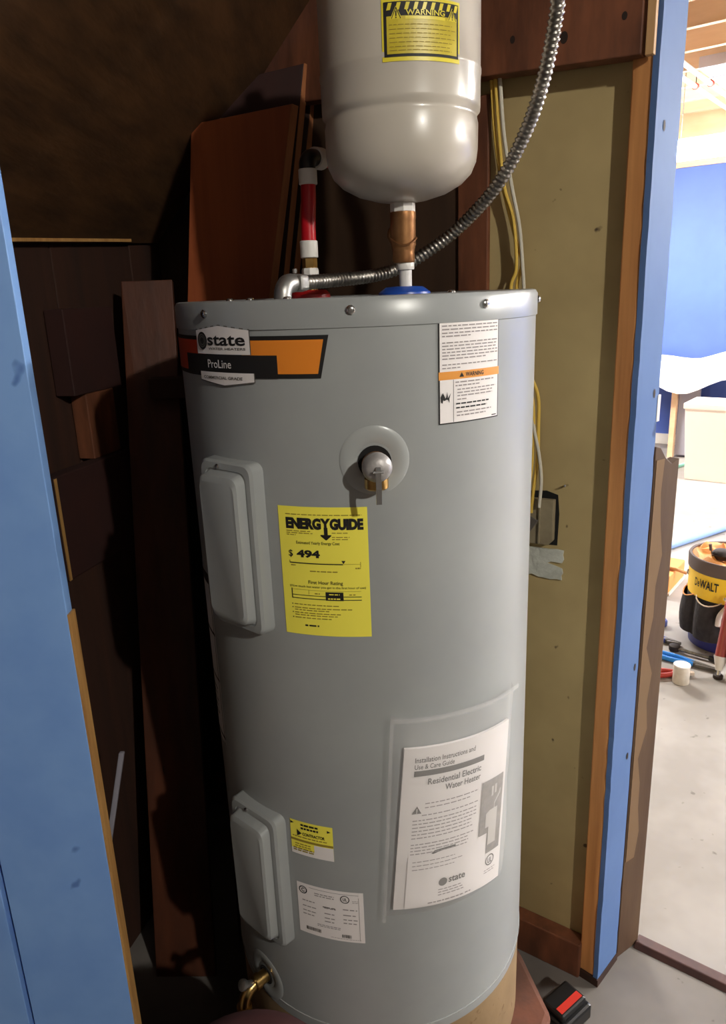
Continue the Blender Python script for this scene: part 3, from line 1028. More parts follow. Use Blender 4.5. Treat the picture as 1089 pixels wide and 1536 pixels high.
    p.quad(.0, .0, .95, .06, 8).lines(.1, .9, (.68, .72, .76, .80, .84), .012, 7, .2)
    p.build('bold_lettering', 'print', lab)
    return wh


build_heater()

# round board stand and the slab under it
tag(obj('heater_stand', MB().lathe([(.235, 0.1), (.252, .103), (.258, .115), (.2585, .27), (.25, .272)], (HX, HY, 0.0), 96), 'stand', smooth=True),
    'round pale tan blotchy stand under the grey water heater', 'stand')
sl = MB()
sl.prism([(-0.26, 0.87, 0), (0.17, 0.80, 0), (0.315, 1.05, 0), (0.285, 1.2, 0), (0.05, 1.36, 0), (-0.26, 1.40, 0)], Z * 0.10)
tag(obj('base_slab', sl, 'slab', bevel=0.012), 'red brown slab on the concrete under the round stand', 'slab')

# ---- booklet and its plastic pouch
def build_booklet():
    mp0 = cyl_mapper(HX, HY, HR + .0075, 9.0, 0.8005, tilt=-0.085)
    mp = mp0
    W_, H_ = 0.189, 0.269
    bk = thing('manual_booklet', onH(29, 0.52, .006), 'white instruction booklet inside the clear pouch taped to the heater', 'booklet')
    cov = obj('cover', curved_sheet(mp, W_, H_, 0.0, 20, th=0.004), 'white', bk, smooth=True, auto=40)
    p = Print(mp, W_, H_, .0006)
    p.quad(.087, .133, .70, .166, 8)
    p.poly([(.09, .392), (.165, .392), (.1275, .345)])
    p.poly([(.27, .655), (.30, .638), (.48, .632), (.48, .648), (.38, .648), (.33, .652), (.29, .66)])
    p.text('Residential Electric', .20, .185, .675, .222, .012).text('Water Heater', .345, .236, .675, .272, .012)
    p.disc(.385, .848, .026)
    p.text('state', .435, .825, .585, .862, .02)
    p.ring(.86, .84, .036, .007)
    p.text('UL', .835, .825, .885, .86, .02)
    p.build('bold_lettering', 'dgrey', cov)
    p = Print(mp, W_, H_, .0006)
    p.text('Installation Instructions and', .087, .055, .60, .085, .006).text('Use & Care Guide', .087, .096, .41, .124, .006)
    p.text('WATER HEATERS', .435, .868, .585, .878, .006)
    p.build('heading_lettering', 'dgrey', cov)
    p = Print(mp, W_, H_, .0006)
    p.lines(.19, .68, (.335, .36), .006, 9, .2).lines(.17, .68, (.405,), .006, 9, .1)
    p.lines(.10, .66, tuple(.435 + .022 * i for i in range(6)), .006, 11, .1).lines(.10, .66, tuple(.585 + .02 * i for i in range(4)), .006, 11, .2)
    p.lines(.35, .60, (.895, .912, .93), .006, 5, .2).lines(.27, .67, (.978,), .008, 9, .05).lines(.8, .93, (.90, .915), .005, 3, .1)
    p.build('fine_print', 'fine', cov)
    p = Print(mp, W_, H_, .0006)
    p.quad(.705, .31, .965, .648, 4).quad(.805, .648, .965, .785, 4)
    ph = p.build('cover_picture', 'photo', cov)
    p = Print(mp, W_, H_, .0010)
    p.poly([(.77, .52), (.81, .505), (.905, .505), (.905, .73), (.81, .73), (.81, .61), (.77, .61)])
    p.quad(.82, .36, .842, .42).quad(.858, .355, .88, .41)
    p.poly([(.86, .505), (.86, .47), (.92, .42), (.925, .40), (.935, .40), (.93, .43), (.868, .478), (.868, .505)])
    p.build('picture_heater', 'photo2', ph)
    Print(mp, W_, H_, .0010).quad(.1245, .360, .1305, .380).quad(.1245, .383, .1305, .388).build('warning_symbol', 'white', cov)
    # folded sheet lying over the lower corner of the cover
    p = Print(mp, W_, H_, .0022)
    p.quad(.085, .655, .60, .985, 8)
    sh = obj('inner_sheet', p.mb, 'white', bk, smooth=True, fix=False)
    p = Print(mp, W_, H_, .0028)
    p.disc(.385, .848, .026).text('state', .435, .825, .585, .862, .02)
    p.build('sheet_emblem', 'dgrey', sh)
    p = Print(mp, W_, H_, .0028)
    p.lines(.35, .59, (.895, .912, .93), .006, 5, .2).lines(.27, .59, (.97,), .008, 8, .02).lines(.12, .55, (.69, .715, .74), .005, 9, .2)
    p.build('sheet_fine_print', 'fine', sh)
    # pouch
    mpp = cyl_mapper(HX, HY, HR + .010, 5.4, 0.852, tilt=-0.06)
    PW, PH = 0.222, 0.335
    mb = MB()
    NX, NY = 26, 30
    vs, fs = [], []
    for j in range(NY + 1):
        for i in range(NX + 1):
            x, y = i / NX, j / NY
            edge = min(x, 1 - x, 1 - y) * 12
            lift = .004 * min(edge, 1.0) - .009 * (1 - min(edge, 1.0)) + .0012 * sin(9 * x + 4 * y) * sin(13 * y + 2 * x)
            vs.append(mpp(x * PW, -y * PH, lift + .0015))
    for j in range(NY):
        for i in range(NX):
            a = j * (NX + 1) + i
            fs.append([a, a + NX + 1, a + NX + 2, a + 1])
    mb.add(vs, fs)
    po = thing('plastic_pouch', onH(29, .5, .008), 'clear plastic pouch taped to the lower front of the heater', 'pouch')
    obj('film', mb, 'film', po, smooth=True, fix=False)
    p = Print(mpp, PW, PH, .004)
    p.quad(-.012, -.004, 1.01, .020, 20).quad(-.012, .02, .012, 1.0, 1)
    obj('tape_edge', p.mb, 'film', po, smooth=True, fix=False)


build_booklet()

# ================================================================== PIPES ON TOP
def build_tank():
    TX, TY = 0.07, 1.08
    tk = thing('expansion_tank', (TX, TY, 1.515), 'cream enamelled expansion tank hanging upright over the heater', 'tank')
    R = .1035
    prof = [(.012, 1.5135), (.035, 1.517), (.060, 1.524), (.080, 1.5345), (.092, 1.546), (.0985, 1.560), (.1005, 1.575), (.1008, 1.605),
            (.0995, 1.610), (.0990, 1.613), (.0998, 1.616), (.1030, 1.6195), (R, 1.625), (R, 1.66), (.1045, 1.663), (.1045, 1.6665), (R, 1.67), (R, 1.79),
            (.102, 1.805), (.094, 1.825), (.08, 1.84), (.05, 1.852), (.015, 1.858)]
    obj('shell', MB().lathe(prof, (TX, TY, 0), 96), 'tank', tk, smooth=True, auto=60)
    obj('air_valve_cap', MB().lathe([(.012, 0), (.012, .016), (.008, .02)], (TX, TY, 1.857), 16), 'black', tk, smooth=True)
    obj('rib', MB().box((TX + R * .995, TY + .01, 1.665), (.006, .012, .012)), 'tank', tk, bevel=.002)
    mp = cyl_mapper(TX, TY, R, -14.8, 1.7205)
    W_, H_ = radians(54.2) * R, 0.0635
    lab = obj('warning_label', curved_sheet(mp, W_, H_, .0007, 20), 'tyellow', tk, smooth=True, fix=False)
    Print(mp, W_, H_, .0011).quad(.025, .05, .975, .93, 20).build('border', 'print', lab)
    Print(mp, W_, H_, .0015).quad(.06, .28, .945, .885, 20).build('label_field', 'tgold', lab)
    p = Print(mp, W_, H_, .0018)
    for i in range(9):
        x = .065 + i * .104
        p.poly([(x + .018, .07), (x + .062, .07), (x + .038, .185), (x - .005, .185)])
    p.poly([(.10, .33), (.17, .12), (.245, .33)]).poly([(.80, .33), (.87, .12), (.945, .33)])
    p.quad(.28, .29, .77, .34, 6)
    p.build('hazard_stripes', 'tyellow', lab)
    p = Print(mp, W_, H_, .0021)
    for x in (.1725, .8725):
        p.poly([(x - .058, .325), (x - .05, .325), (x + .003, .155), (x - .003, .14)]).poly([(x + .058, .325), (x + .05, .325), (x - .003, .155), (x + .003, .14)])
        p.quad(x - .007, .20, x + .007, .285).quad(x - .007, .297, x + .007, .315)
    p.build('warning_symbol', 'print', lab)
    Print(mp, W_, H_, .0021).text('WARNING', .285, .185, .765, .275, .015).build('lettering', 'tyellow', lab)
    p = Print(mp, W_, H_, .0018)
    p.lines(.09, .92, (.42, .49, .56, .63, .70, .77, .83), .012, 10, .1)
    p.build('fine_print', 'yfine', lab)

    # tee and nipple under the tank
    te = thing('pipe_tee', (TX, TY, HT), 'cast bronze tee on a white nipple between heater and cream tank', 'pipe fitting')
    obj('nipple', MB().lathe([(.0088, HT - .004), (.0088, 1.440)], (TX + .002, TY, 0), 20), 'wplastic', te, smooth=True)
    obj('lower_collar', MB().lathe([(.012, 1.428), (.0125, 1.430), (.0125, 1.437), (.011, 1.439)], (TX + .002, TY, 0), 24), 'wplastic', te, smooth=True)
    obj('tee_body', MB().lathe([(.0145, 1.437), (.0155, 1.440), (.0150, 1.450), (.0160, 1.456), (.0172, 1.460), (.0172, 1.492), (.0178, 1.495), (.0178, 1.502), (.016, 1.503)], (TX, TY, 0), 28), 'bronze', te, smooth=True)
    obj('branch', MB().lathe([(.0145, 0), (.0145, .020), (.0172, .022), (.0172, .034), (.012, .034), (.012, .02)], (TX, TY, 1.476), 24, (-.1, .99, 0)), 'bronze', te, smooth=True)
    obj('bead', MB().tube([Vector((TX, TY, 1.464)) + Vector((.0178 * cos(a), .0178 * sin(a), -.010 * cos(2 * (a + pi / 2)) * .5)) for a in [2 * pi * i / 32 for i in range(33)]], .0016, 6), 'bronze', te, smooth=True)
    obj('upper_collar', MB().lathe([(.0165, 1.5015), (.0170, 1.503), (.0170, 1.513), (.0158, 1.517)], (TX, TY, 0), 8), 'wplastic', te)
    # hot side
    hx, hy = -.064, 1.148
    hp = thing('hot_water_pipe', (hx, hy, HT), 'short red tube with white collars rising from the heater', 'pipe')
    obj('lower_nipple', MB().lathe([(.010, HT + .004), (.010, 1.438)], (hx, hy, 0), 18), 'brass', hp, smooth=True)
    obj('white_nut', MB().lathe([(.0115, 1.425), (.0125, 1.427), (.0125, 1.434), (.0115, 1.437)], (hx, hy, 0), 8), 'wplastic', hp)
    obj('brass_nut', MB().lathe([(.0095, 1.436), (.0110, 1.438), (.0110, 1.450), (.0095, 1.452)], (hx, hy, 0), 6), 'brass', hp)
    obj('lower_ring', MB().lathe([(.0115, 1.451), (.0130, 1.452), (.0130, 1.474), (.0118, 1.475)], (hx, hy, 0), 24), 'wplastic', hp, smooth=True)
    obj('red_tube', MB().tube(spline([(hx, hy, 1.470), (hx + .001, hy, 1.50), (hx + .003, hy, 1.53), (hx + .004, hy, 1.556)], 5), .0108, 20), 'redpex', hp, smooth=True)
    obj('upper_ring', MB().lathe([(.0120, 1.550), (.0132, 1.551), (.0132, 1.570), (.012, 1.571)], (hx + .004, hy, 0), 24), 'wplastic', hp, smooth=True)
    el = obj('elbow', MB().tube(spline([(hx + .004, hy, 1.568), (hx + .004, hy, 1.578), (hx + .008, hy + .006, 1.586), (hx + .016, hy + .02, 1.588)], 5), .0118, 18), 'black', hp, smooth=True)
    obj('elbow_ring', MB().lathe([(.0145, 0), (.0150, .001), (.0150, .020), (.0138, .021)], (hx + .0135, hy + .016, 1.5875), 24, (.45, .85, 0.05)), 'wplastic', hp, smooth=True)
    obj('back_run', MB().tube([(hx + .018, hy + .026, 1.5885), (hx + .09, hy + .20, 1.60)], .0108, 16), 'redpex', hp, smooth=True)


build_tank()

# armoured cable
cp = [(-.072, .997, 1.4145), (-.028, 1.07, 1.4175), (.028, 1.132, 1.4225), (.069, 1.158, 1.433), (.11, 1.165, 1.454), (.157, 1.149, 1.486), (.201, 1.102, 1.533),
      (.229, 1.066, 1.587), (.243, 1.032, 1.637), (.251, 1.009, 1.695), (.251, .989, 1.75), (.25, .98, 1.9), (.25, .98, 2.2), (.25, .98, 2.599)]
pts = resample(spline(cp, 40), 0.0018)
fc = thing('flexible_conduit', (-.1, .97, HT), 'flexible ribbed steel conduit curving up from the heater past the cream tank', 'conduit')
obj('armour', MB().tube(pts, .0070, 14, ribs=(.0068, .0026)), 'steel', fc, smooth=True, auto=80)
a = Vector((-.072, .995, 1.4145))
d = Vector((-.5, -.86, 0)).normalized()
obj('connector', MB().tube(spline([a - d * .008, a + d * .012, a + d * .026 - Z * .002, a + d * .034 - Z * .010, a + d * .036 - Z * .022], 6), [.0112] * 7 + [.0118] * 6 + [.0112] * 12, 18), 'zinc', fc, smooth=True)
obj('connector_screw', MB().lathe([(.003, 0), (.003, .005), (.001, .006)], a + d * .006 + Z * .012, 8), 'chrome', fc)
obj('connector_clamp', MB().box(a + d * .004, (.020, .030, .020), d, (d.y, -d.x, 0)), 'zinc', fc, bevel=.004)
obj('lock_nut', MB().lathe([(.017, 0), (.017, .004)], a + d * .036 - Z * .0285, 8), 'zinc', fc)

# ================================================================== CABLES AND BOX ON THE DRYWALL
def cable(pts, m, label):
    o = obj('electrical_cable', MB().tube(spline(pts, 8), .0032, 8), m, smooth=True)
    tag(o, label, 'cable', 'cables hanging down the drywall')


off = NB * -0.004
c1 = [(0.2366, 1.3527, 1.7254), (0.2414, 1.3498, 1.6539), (0.2510, 1.3430, 1.5815), (0.2655, 1.3324, 1.5178), (0.2790, 1.3228, 1.4637), (0.2858, 1.3179, 1.4367), (0.2790, 1.3237, 1.3913), (0.2897, 1.3131, 1.2841), (0.3138, 1.2986, 1.2185), (0.3167, 1.2967, 1.1606), (0.3167, 1.2967, 1.0997), (0.3119, 1.2996, 1.0428), (0.3099, 1.3034, 0.9993)]
c2 = [(0.2433, 1.3479, 1.7244), (0.2501, 1.3430, 1.6423), (0.2588, 1.3372, 1.5603), (0.2732, 1.3266, 1.5072), (0.2790, 1.3228, 1.4319), (0.2713, 1.3286, 1.3913), (0.2848, 1.3189, 1.2841), (0.3080, 1.3025, 1.2069), (0.3099, 1.3015, 1.1007), (0.3051, 1.3044, 1.0428), (0.3022, 1.3073, 0.9993)]
c3 = [(0.2510, 1.3430, 1.7225), (0.2578, 1.3382, 1.6414), (0.2703, 1.3286, 1.5593), (0.2829, 1.3208, 1.4956), (0.2887, 1.3160, 1.4319), (0.2916, 1.3141, 1.3913), (0.2993, 1.3102, 1.2552), (0.3119, 1.3015, 1.1596), (0.3206, 1.2938, 1.1123), (0.3254, 1.2899, 1.0640), (0.3234, 1.2919, 1.0138)]
cable(c1, 'ycable', 'yellowish cable nearest the tank of those hanging on the drywall')
cable([Vector(p) + off for p in c2], 'ycable', 'yellow cable in the middle of those hanging on the drywall')
cable([Vector(p) + off * 1.5 for p in c3], 'wcable', 'whitish cable nearest the door post of those on the drywall')


def on_wall(c, z, d):
    s = BD.dot(Vector((c[0], c[1], 0)))
    return WB(s, d, z)


jb = thing('junction_box', on_wall((0.3302, 1.3073), 0.9423, 0), 'tan electrical box set in a broken hole in the drywall', 'electrical box')
bl, brr = (.310, 1.377), (.366, 1.337)
obj('cutout', MB().prism([on_wall((0.2945, 1.3324), 0.9346, .0008), on_wall((0.3568, 1.2890), 0.9385, .0008), on_wall((0.3582, 1.2880), 0.9993, .0008), on_wall((0.3553, 1.2899), 1.0350, .0008), on_wall((0.3379, 1.3025), 1.0408, .0008), on_wall((0.2945, 1.3324), 1.0350, .0008)], NB * -.0004), 'hole', jb)
obj('box_body', MB().prism([on_wall((0.2974, 1.3305), 0.9385, .002), on_wall((0.3457, 1.2967), 0.9404, .002), on_wall((0.3529, 1.2919), 0.9501, .002), on_wall((0.3529, 1.2919), 1.0273, .002), on_wall((0.2974, 1.3305), 1.0254, .002)], NB * -.012), 'boxtan', jb, bevel=.0015)
obj('box_flange', MB().prism([on_wall((0.3312, 1.3063), 0.9423, .0145), on_wall((0.3331, 1.3054), 0.9423, .0145), on_wall((0.3331, 1.3054), 1.0234, .0145), on_wall((0.3312, 1.3063), 1.0234, .0145)], NB * -.004), 'boxtan', jb)
obj('flap', MB().prism([on_wall((0.2945, 1.3324), 0.9674, .03), on_wall((0.3186, 1.3150), 0.9607, .03), on_wall((0.3341, 1.3044), 0.9897, .026), on_wall((0.3012, 1.3276), 1.0090, .03)], NB * -.003), 'flap', jb, bevel=.001)
obj('clamp_screw', MB().lathe([(.006, 0), (.005, .003), (.002, .004)], on_wall((0.3109, 1.3208), 0.9481, .016), 10, -NB), 'chrome', jb, smooth=True)
# plaster patch
pp = []
ss = BD.dot(Vector((0.3051, 1.3247, 0)))
outl = [(0.0000, 0.8748), (0.0116, 0.8719), (0.0232, 0.8757), (0.0348, 0.8719), (0.0483, 0.8719), (0.0599, 0.8709), (0.0714, 0.8738), (0.0806, 0.8728), (0.0792, 0.8806), (0.0826, 0.8863), (0.0801, 0.8950), (0.0657, 0.8989), (0.0502, 0.9018), (0.0599, 0.9066), (0.0801, 0.9066), (0.0830, 0.9134), (0.0811, 0.9221), (0.0821, 0.9308), (0.0705, 0.9317), (0.0531, 0.9298), (0.0290, 0.9288), (0.0116, 0.9288), (0.0000, 0.9288)]
pa = MB().prism([WB(ss - x + .006, .0005, z) for x, z in outl], NB * -.004)
tag(obj('plaster_patch', pa, 'plaster'), 'ragged whitish plaster patch on the drywall below the electrical box', 'plaster patch')

# nail stubs in the drywall
nb = WB(S_END + .1, 0, 1.055)
tag(obj('nail', MB().tube([WB(S_END + .10, 0, 1.055), WB(S_END + .10, .014, 1.057)], .0022, 8), 'chrome', smooth=True), 'small bright nail in the drywall above the electrical box', 'nail')

# ================================================================== BOARDS LEANING BEHIND THE HEATER
LEDGE = 1.25
dgl = MB().prism([(-.42, 1.50, LEDGE - .04), (-.06, 1.47, LEDGE - .04), (-.04, 1.60, LEDGE - .04), (-.42, 1.85, LEDGE - .04)], Z * .0395)
struct(obj('trim_ledge', dgl, 'darkwood'), 'dark ledge board hidden behind the heater')


def leaning(q, off, label, face):
    a = thing('leaning_board', Vector(q[2]) * .5 + Vector(q[3]) * .5, label, 'board', 'boards leaning behind the heater')
    obj('face', MB().prism(q, off), face, a, bevel=.0015)
    q1, q2 = Vector(q[1]), Vector(q[2])
    n = (q1 - Vector(q[0])).normalized()
    e = MB().prism([q1 + n * .0004, q1 + n * .0004 + Vector(off), q2 + n * .0004 + Vector(off), q2 + n * .0004], n * .0012)
    obj('cut_edge', e, 'boardedge', a)


leaning([(-.292, 1.530, 1.712), (-.100, 1.478, 1.728), (-.195, 1.495, LEDGE), (-.352, 1.536, LEDGE)], (.010, .020, 0), 'broad red brown board in front of the others behind the heater', 'board')
leaning([(-.262, 1.572, 1.784), (-.076, 1.522, 1.803), (-.170, 1.53, LEDGE), (-.335, 1.573, LEDGE)], (.008, .018, 0), 'taller dark red board just behind the broad board', 'maroon')
leaning([(-.20, 1.602, 1.78), (-.060, 1.566, 1.799), (-.155, 1.572, LEDGE), (-.30, 1.61, LEDGE)], (.010, .018, 0), 'rearmost board with a pale cut edge beside the red tube', 'darkwood')

# dark clutter between partition and heater
def upr(name, q, off, m, label, cat, **k):
    return tag(obj(name, MB().prism(q, off), m, bevel=.002), label, cat)


pk = thing('knotty_plank', (-.46, 1.25, 0), 'broad dark plank with knots leaning between partition and heater', 'plank')
pq = [Vector((-.372, 1.59, 1.44)), Vector((-.474, 1.58, 1.44)), Vector((-.485, 1.25, 0.0)), Vector((-.355, 1.245, 0.0))]
pn = (pq[1] - pq[0]).cross(pq[2] - pq[1]).normalized()
if pn.y > 0:
    pn = -pn
obj('board', MB().prism(pq, -pn * .02), 'plankwood', pk, bevel=.002)
for fx, fz, r in ((.25, .46, .011), (.62, .31, .009), (.35, .66, .004)):
    a_ = pq[0] + (pq[1] - pq[0]) * fx
    b_ = pq[3] + (pq[2] - pq[3]) * fx
    c_ = b_ + (a_ - b_) * fz + pn * .0006
    up_ = (a_ - b_).normalized()
    rt_ = (pq[1] - pq[0]).normalized()
    obj('knot', MB().add([c_ + rt_ * (r * cos(2 * pi * i / 16)) + up_ * (1.9 * r * sin(2 * pi * i / 16)) for i in range(16)], [list(range(16))]), 'knot', pk)
upr('narrow_board', [(-.318, 1.330, 0), (-.282, 1.335, 0), (-.280, 1.47, 1.2), (-.318, 1.465, 1.2)], (.0, .02, 0), 'darkwood', 'narrow dark board standing close beside the heater', 'board')
cr = tag(obj('low_panel', MB().prism([(-.60, 1.29, 0), (-.575, 1.285, 0), (-.505, 1.53, 0), (-.53, 1.54, 0)], Z * .90), 'darkwood', bevel=.002), 'low dark panel standing on edge along the dark wall', 'panel')
bx = thing('maroon_box', (-.54, 1.42, .90), 'dark maroon box on top of the low dark panel', 'box')
obj('carton', MB().prism([(-.585, 1.31, .9005), (-.555, 1.30, .9005), (-.485, 1.55, .9005), (-.515, 1.56, .9005)], Z * .20), 'maroon', bx, bevel=.003)
obj('corner_strip', MB().prism([(-.5545, 1.298, .902), (-.5525, 1.306, .902), (-.5515, 1.3055, .902), (-.5525, 1.297, .902)], Z * .196), 'bare', bx)
upr('wood_block', [(-.565, 1.46, 1.101), (-.53, 1.45, 1.101), (-.505, 1.54, 1.101), (-.538, 1.55, 1.101)], (0, 0, .13), 'header', 'small lighter wooden block on top of the maroon box', 'block')
upr('dark_board', [(-.576, 1.42, 1.2315), (-.536, 1.41, 1.2315), (-.496, 1.57, 1.2315), (-.530, 1.58, 1.2315)], (0, 0, .16), 'maroon', 'dark board laid across the small wooden block', 'board')
upr('pale_slat', [(-.592, 1.055, 0), (-.582, 1.055, 0), (-.450, 1.165, .616), (-.460, 1.165, .616)], (0, .008, 0), 'greypanel', 'thin pale slat leaning by the blue partition edge', 'slat')
# crumpled scrap on the floor
sc_ = MB().lathe([(.004, 0), (.02, .002), (.026, .012), (.018, .026), (.006, .032)], (-.33, 1.10, 0), 9)
for v_ in sc_.v:
    v_ += Vector((random.uniform(-.004, .004), random.uniform(-.004, .004), random.uniform(0, .003)))
tag(obj('paper_scrap', sc_, 'white', smooth=False), 'crumpled pale scrap on the floor at the foot of the knotty plank', 'scrap')

# maroon tub peeking into the bottom of the frame
tu = thing('rubber_tub', (-.182, .705, 0), 'upturned dull maroon tub below the brass drain valve', 'tub')
obj('shell', MB().lathe([(.165, 0), (.158, .012), (.145, .25), (.135, .385), (.118, .412), (.09, .424), (.04, .430), (.01, .431)], (-.182, .705, 0), 48), 'tub', tu, smooth=True)
obj('rim', MB().lathe([(.1655, .002), (.175, .004), (.175, .016), (.165, .018)], (-.182, .705, 0), 48, cap=False), 'tub', tu, smooth=True)

# battery on the floor
bt = thing('tool_battery', (.365, 1.15, 0), 'black cordless tool battery with a red stripe on the floor beside the stand', 'battery')
b1 = Vector((.80, .60, 0)).normalized()
b2 = Vector((-.60, .80, 0)).normalized()
bc = Vector((.360, 1.118, 0))
obj('case', MB().box(bc + Z * .019, (.088, .066, .036), b1, b2), 'black', bt, bevel=.006)
obj('top_shell', MB().box(bc + Z * .0445 + b2 * .002, (.074, .052, .016), b1, b2), 'black', bt, bevel=.005)
obj('red_label', MB().box(bc + Z * .0533 - b2 * .010, (.062, .014, .0012), b1, b2), 'battred', bt)
obj('rail', MB().box(bc + Z * .040 + b2 * .031, (.05, .006, .010), b1, b2), 'flap', bt, bevel=.002)
obj('latch', MB().box(bc + Z * .025 - b1 * .045, (.006, .03, .016), b1, b2), 'black', bt, bevel=.002)

# ================================================================== SHOP CONTENTS
# tool bucket
def build_bucket():
    c = Vector((1.432, 2.69, 0))
    b = thing('tool_bucket', c, 'bucket tool organiser with yellow band and dark canvas pockets on the shop floor', 'tool bucket')
    obj('pail', MB().lathe([(.128, 0), (.134, .004), (.148, .335), (.143, .335), (.130, .012), (.01, .012)], c, 40), 'bnavy', b, smooth=True)
    obj('yellow_band', MB().lathe([(.1485, .215), (.152, .217), (.1545, .325), (.150, .327)], c, 40, cap=False), 'byellow', b, smooth=True)
    obj('rim_band', MB().lathe([(.1555, .318), (.158, .320), (.1595, .366), (.156, .372), (.147, .371), (.146, .330)], c, 40, cap=False), 'band', b, smooth=True)
    vs, fs = [], []
    N = 48
    for j, (r, h) in enumerate(((.146, .366), (.132, .375), (.11, .366), (.085, .374), (.05, .355), (.02, .345))):
        for i in range(N):
            a = 2 * pi * i / N
            vs.append(c + Vector((r * cos(a), r * sin(a), h + (.010 * sin(7 * a + j) + .006 * sin(13 * a)) * (j > 0))))
    for j in range(5):
        for i in range(N):
            i2 = (i + 1) % N
            fs.append([j * N + i, j * N + i2, (j + 1) * N + i2, (j + 1) * N + i])
    obj('yellow_liner', MB().add(vs, fs), 'obox', b, smooth=True)
    # pockets all round
    for k in range(8):
        a0 = 2 * pi * k / 8 + .22
        bulge = .030
        mb = MB()
        vs, fs = [], []
        NA, NH = 8, 5
        for j in range(NH + 1):
            h = .055 + .145 * j / NH
            for i in range(NA + 1):
                a = a0 + (2 * pi / 8 - .05) * i / NA
                r = .1465 + bulge * sin(pi * i / NA) ** .6 * (.55 + .45 * sin(pi * (.15 + .75 * j / NH))) + .002
                hh = h + (.022 * (1 - sin(pi * i / NA)) if j == NH else 0)
                vs.append(c + Vector((r * cos(a), r * sin(a), hh)))
        base = len(vs)
        for j in range(NH):
            for i in range(NA):
                q = j * (NA + 1) + i
                fs.append([q, q + 1, q + NA + 2, q + NA + 1])
        ctr = len(vs)
        fs.append(list(range(NA + 1))[::-1])
        mb.add(vs, fs)
        pk_ = obj('pocket', mb, 'bucketblack', b, smooth=True)
        edge = [vs[NH * (NA + 1) + i] + Z * .001 for i in range(NA + 1)]
        obj('piping', MB().tube(edge, .0028, 6), 'obox' if k % 2 else 'cream', pk_, smooth=True)
    obj('canvas', MB().lathe([(.1475, .05), (.1495, .052), (.1515, .216), (.149, .218)], c, 40, cap=False), 'bucketblack', b, smooth=True)
    # lettering on the band
    tc = math.degrees(math.atan2(-(0 - c.x), (c.y)))  # faces the doorway
    ang = math.degrees(math.atan2(c.x, c.y))
    mp = cyl_mapper(c.x, c.y, .1545, -ang - 52, .302)
    W_, H_ = radians(38) * .1545, .055
    pr = Print(mp, W_, H_, .0012)
    pr.text('D', .0, .12, .13, .72, .02).text('e', .15, .32, .235, .72, .02).text('WALT', .25, .10, 1.0, .74, .025)
    pr.build('lettering', 'print', b)
    # handle ears
    obj('handle', MB().tube(spline([c + Vector((.158 * cos(a), .158 * sin(a), .30 - .1 * abs(sin((a - 2.9) * 1.0)))) for a in [2.9 - pi * i / 10 for i in range(11)]], 3), .003, 6), 'steel', b, smooth=True)
    # things in it
    def inb(p, q, r, m, label, cat, nm):
        tag(obj(nm, MB().tube([c + Vector(p), c + Vector(q)], r, 10), m, smooth=True), label, cat)
    g = thing('pliers', c + Vector((-.10, -.135, .15)), 'red handled pliers with pale tip in the front pocket of the tool bucket', 'pliers')
    a = c + Vector((-.088, -.145, .13))
    obj('grip', MB().tube(spline([a, a + Vector((.004, 0, .04)), a + Vector((.016, .0, .085))], 5), .011, 10), 'toolred', g, smooth=True)
    obj('tip', MB().tube(spline([a + Vector((.016, 0, .085)), a + Vector((.012, 0, .105)), a + Vector((-.004, 0, .12))], 4), .006, 8), 'wplastic', g, smooth=True)
    obj('second_grip', MB().tube(spline([a + Vector((-.02, 0, .01)), a + Vector((-.016, 0, .05)), a + Vector((.01, 0, .085))], 5), .010, 10), 'wplastic', g, smooth=True)
    dk = MB().lathe([(.012, 0), (.034, .004), (.040, .022), (.028, .036), (.008, .04)], c + Vector((-.06, -.03, .365)), 12)
    tag(obj('tape_roll', dk, 'knot', smooth=True), 'dark brown roll lying in the top of the tool bucket', 'roll')
    sd = thing('screwdriver', c + Vector((-.09, .0, .37)), 'thin screwdriver poking out of the top of the tool bucket', 'screwdriver')
    obj('shaft', MB().tube([c + Vector((-.085, -.02, .34)), c + Vector((-.10, -.02, .405))], .0028, 6), 'steel', sd, smooth=True)
    obj('grip', MB().tube([c + Vector((-.10, -.02, .400)), c + Vector((-.105, -.02, .425))], .006, 8), 'band', sd, smooth=True)


build_bucket()

# small white can
cc = Vector((1.128, 2.385, 0))
ca = thing('small_can', cc, 'small dull white can standing on the shop floor by the tools', 'can')
obj('side', MB().lathe([(.026, 0), (.0285, .002), (.0285, .066), (.027, .068)], cc, 28), 'can', ca, smooth=True)
obj('lid', MB().lathe([(.0275, .0675), (.0290, .068), (.0290, .073), (.026, .0745), (.01, .0735)], cc, 28), 'white', ca, smooth=True)


# hand tools lying on the floor
def plier(p, d, m1, m2, label, L=.2, spread=.03):
    p = Vector((p[0], p[1], 0))
    d = Vector((d[0], d[1], 0)).normalized()
    n = Vector((-d.y, d.x, 0))
    g = thing('pliers', p, label, 'pliers')
    for s in (-1, 1):
        obj('grip', MB().tube(spline([p + n * (s * .006) + Z * .011, p + d * (L * .25) + n * (s * spread) + Z * .011, p + d * (L * .62) + n * (s * spread * .8) + Z * .011], 5), .0095, 10), m1, g, smooth=True)
        obj('jaw', MB().prism([p + n * (s * .002) + Z * .004, p + n * (s * .016) - d * .01 + Z * .004, p - d * (L * .3) + n * (s * .006) + Z * .004, p - d * (L * .3) + n * (s * .0015) + Z * .004], Z * .012), m2, g, bevel=.001)
    obj('pivot', MB().lathe([(.012, .002), (.012, .018), (.006, .02)], p, 12), m2, g, smooth=True)


